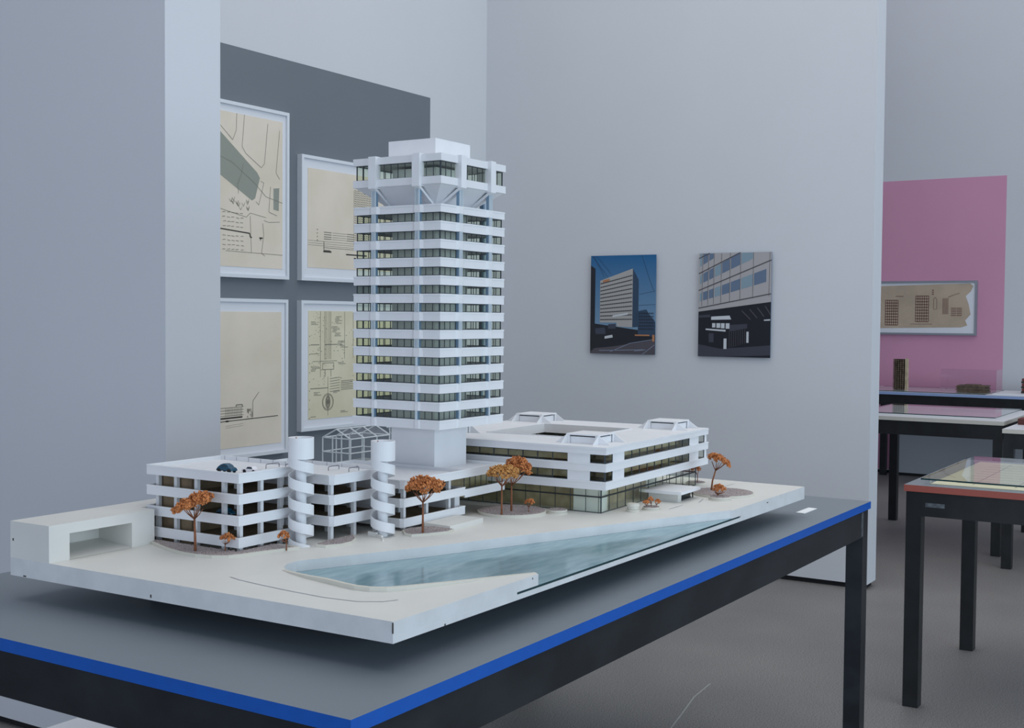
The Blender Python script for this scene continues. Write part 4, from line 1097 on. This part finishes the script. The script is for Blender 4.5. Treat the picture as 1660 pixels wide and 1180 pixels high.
# ground floor glass hall
GO = 0.03
zt = 1.0423; zbm = 1.0155
f = MB(HT); ps = []
nX, nY = 13, 13; pX, pY = 0.0577, 0.0525
x1g, y1g = GO+nX*pX, GO+nY*pY
f.box(GO, x1g, GO, GO+.002, GZ, GZ+.0022); f.box(GO, GO+.002, GO, y1g, GZ, GZ+.0022)
f.box(x1g-.002, x1g, GO, GO+.30, GZ, GZ+.0022)
for i in range(nX+1):
    x = GO+i*pX; mw = .0014 if 0 < i < nX else .0026
    f.box(x-mw/2, x+mw/2, GO-.0002, GO+.002, GZ, zt)
    if i < nX:
        ps.append((x+mw/2, x+pX-mw/2, GO+.0006, GO+.0013, GZ+.002, zbm)); ps.append((x+mw/2, x+pX-mw/2, GO+.0006, GO+.0013, zbm+.0022, zt))
for i in range(nY+1):
    y = GO+i*pY; mw = .0014 if 0 < i < nY else .0026
    f.box(GO-.0002, GO+.002, y-mw/2, y+mw/2, GZ, zt)
    if i < nY:
        ps.append((GO+.0006, GO+.0013, y+mw/2, y+pY-mw/2, GZ+.002, zbm)); ps.append((GO+.0006, GO+.0013, y+mw/2, y+pY-mw/2, zbm+.0022, zt))
for i in range(6): f.box(x1g-.002, x1g, GO+i*.055-.0007, GO+i*.055+.0007, GZ, zt)
fo = hpart('hall_frame', f, M['mullion'])
for r in ps:
    b = MB(HT); b.box(*r); hpart('pane', b, M['wglass'], fo)
b = MB(HT); b.box(GO-.002, x1g+.002, GO-.002, GO+.003, zbm-.001, zbm+.0028); b.box(GO-.002, GO+.003, GO, y1g, zbm-.001, zbm+.0028); b.box(x1g-.002, x1g+.002, GO, GO+.3, zbm-.001, zbm+.0028)
hpart('transom_beam', b, M['beam'])
b = MB(HT)   # pale screen behind the corner panes, board walls deeper in
b.box(GO+.012, GO+.016, GO+.012, GO+.10, GZ, zt); b.box(GO+.012, GO+.068, GO+.012, GO+.016, GZ, zt)
hpart('corner_screen', b, M['white'])
b = MB(HT); b.box(0.105, 0.50, 0.095, 0.115, GZ, zt); b.box(0.085, 0.105, 0.115, LY-.08, GZ, zt); b.box(0.12, 0.64, LY-.12, LY-.1, GZ, zt)
hpart('interior_wall', b, M['board'])
b = MB(HT); b.box(0.60, 0.74, 0.16, 0.18, GZ, zt); hpart('interior_wall', b, M['white'])
# entrance canopy and porch
b = MB(HT); b.box(0.348, 0.512, -0.096, 0.050, 0.9945, 1.004); hpart('entrance_canopy', b, M['white2'])
b = MB(HT); b.box(0.372, 0.400, -0.075, 0.028, GZ, 0.9945); hpart('porch_wall', b, M['base'])
b = MB(HT)
b.box(0.4005, 0.4025, -0.076, -0.073, GZ, 0.9945); b.box(0.495, 0.498, -0.076, -0.073, GZ, 0.9945)
for i in range(12): x = 0.405+i*0.0078; b.box(x, x+.0022, -0.068, -0.066, GZ, 0.9945)
b.box(0.402, 0.497, -0.069, -0.066, GZ, GZ+.003)
hpart('porch_screen', b, M['beam'])
b = MB(HT); b.box(0.404, 0.495, -0.0655, -0.0650, GZ+.003, 0.9945); hpart('porch_glass', b, M['wglass'])
# roof lights with buttress fins
def roof_light(x, y, s=0.108, z0=1.1705, z1=1.1985):
    b = MB(HT); b.box(x+.004, x+s-.004, y+.004, y+s-.004, z0, z1-.0075); o = hpart('roof_light', b, M['white2'])
    b = MB(HT); b.box(x+.009, x+s-.009, y+.009, y+s-.009, z1-.0075, z1-.003); hpart('dark_slot', b, M['beam'], o)
    b = MB(HT); b.box(x-.002, x+s+.002, y-.002, y+s+.002, z1-.003, z1+.0015); hpart('cover_plate', b, M['white2'], o)
    L_ = 0.040; t_ = 0.0028
    for (cx, sx) in ((x, -1), (x+s, 1)):
        for (cy, sy) in ((y, -1), (y+s, 1)):
            b = MB(HT); b.add([(cx, cy-t_/2*1, z0), (cx+sx*L_, cy-t_/2, z0), (cx, cy-t_/2, z1-.001), (cx-sx*.01, cy-t_/2, z1-.001), (cx-sx*.01, cy-t_/2, z0)] +
                              [(cx, cy+t_/2*1, z0), (cx+sx*L_, cy+t_/2, z0), (cx, cy+t_/2, z1-.001), (cx-sx*.01, cy+t_/2, z1-.001), (cx-sx*.01, cy+t_/2, z0)],
                              [(0,1,2,3,4),(9,8,7,6,5),(1,6,7,2),(2,7,8,3),(3,8,9,4),(0,5,6,1),(4,9,5,0)])
            hpart('buttress', b, M['white'], o)
            b = MB(HT); b.add([(cx-t_/2, cy, z0), (cx-t_/2, cy+sy*L_, z0), (cx-t_/2, cy, z1-.001), (cx-t_/2, cy-sy*.01, z1-.001), (cx-t_/2, cy-sy*.01, z0)] +
                              [(cx+t_/2, cy, z0), (cx+t_/2, cy+sy*L_, z0), (cx+t_/2, cy, z1-.001), (cx+t_/2, cy-sy*.01, z1-.001), (cx+t_/2, cy-sy*.01, z0)],
                              [(0,1,2,3,4),(9,8,7,6,5),(1,6,7,2),(2,7,8,3),(3,8,9,4),(0,5,6,1),(4,9,5,0)])
            hpart('buttress', b, M['white'], o)
for (x, y) in ((0.068, 0.060), (0.672, 0.060), (0.665, 0.590), (0.068, 0.590)): roof_light(x, y)

MODEL['on'] = False
# ------------------------------------------------------------------ wire pavilion behind
wp = thing('wire_pavilion', 'silver wire-frame pavilion model standing behind the parking decks', 'model', (3.9, 3.1, 0.9))
x0, x1, y0, y1 = 3.62, 3.86, 3.02, 3.16; ze, zr = 1.085, 1.12
b = MB(); r = 0.0030
b.box(3.58, 4.28, 2.98, 3.30, 0.9, 0.908); part('base_plate', b, M['darksteel'], wp)
b = MB()
for x in (x0, x0+.08, x0+.16, x1):
    for y in (y0, y1): b.tube([(x,y,0.908),(x,y,ze)], r, 5)
    b.tube([(x,y0,ze),(x,(y0+y1)/2,zr),(x,y1,ze)], r, 5)
for z in (0.97, 1.03, ze):
    for y in (y0, y1): b.tube([(x0,y,z),(x1,y,z)], r, 5)
    for x in (x0, x1): b.tube([(x,y0,z),(x,y1,z)], r, 5)
for y in (y0+.045, y0+.09): b.tube([(x0,y,0.908),(x0,y,ze+.01)], r, 5)
b.tube([(x0,(y0+y1)/2,zr),(x1,(y0+y1)/2,zr)], r, 5)
part('frame', b, M['wire'], wp)
b = MB(); b.add([(x0-.01,y0-.01,ze+.002),(x1,y0-.01,ze+.002),(x1,(y0+y1)/2,zr+.003),(x0-.01,(y0+y1)/2,zr+.003)], [(0,1,2,3)])
b.add([(x0-.01,y1+.01,ze+.002),(x1,y1+.01,ze+.002),(x1,(y0+y1)/2,zr+.003),(x0-.01,(y0+y1)/2,zr+.003)], [(3,2,1,0)]); part('roof_sheet', b, M['acrylic'], wp)
b = MB()
for x in (3.90, 3.96, 4.02, 4.08, 4.14, 4.22): b.tube([(x,3.05,0.908),(x,3.05,1.115)], r*.8, 5)
for z in (0.98, 1.04, 1.112): b.tube([(3.88,3.05,z),(4.22,3.05,z)], r*.8, 5)
part('frame', b, M['wire'], wp)
b = MB()
for i in range(46):
    x = random.uniform(3.88,4.2); z = random.uniform(0.93,1.10); a = random.uniform(0,3.14); l_ = random.uniform(.02,.06)
    b.tube([(x,3.052,z),(min(4.22,max(3.87,x+l_*math.cos(a))),3.052,min(1.115,z+l_*math.sin(a)))], 0.0008, 4)
part('netting', b, M['wire'], wp, kind='stuff')
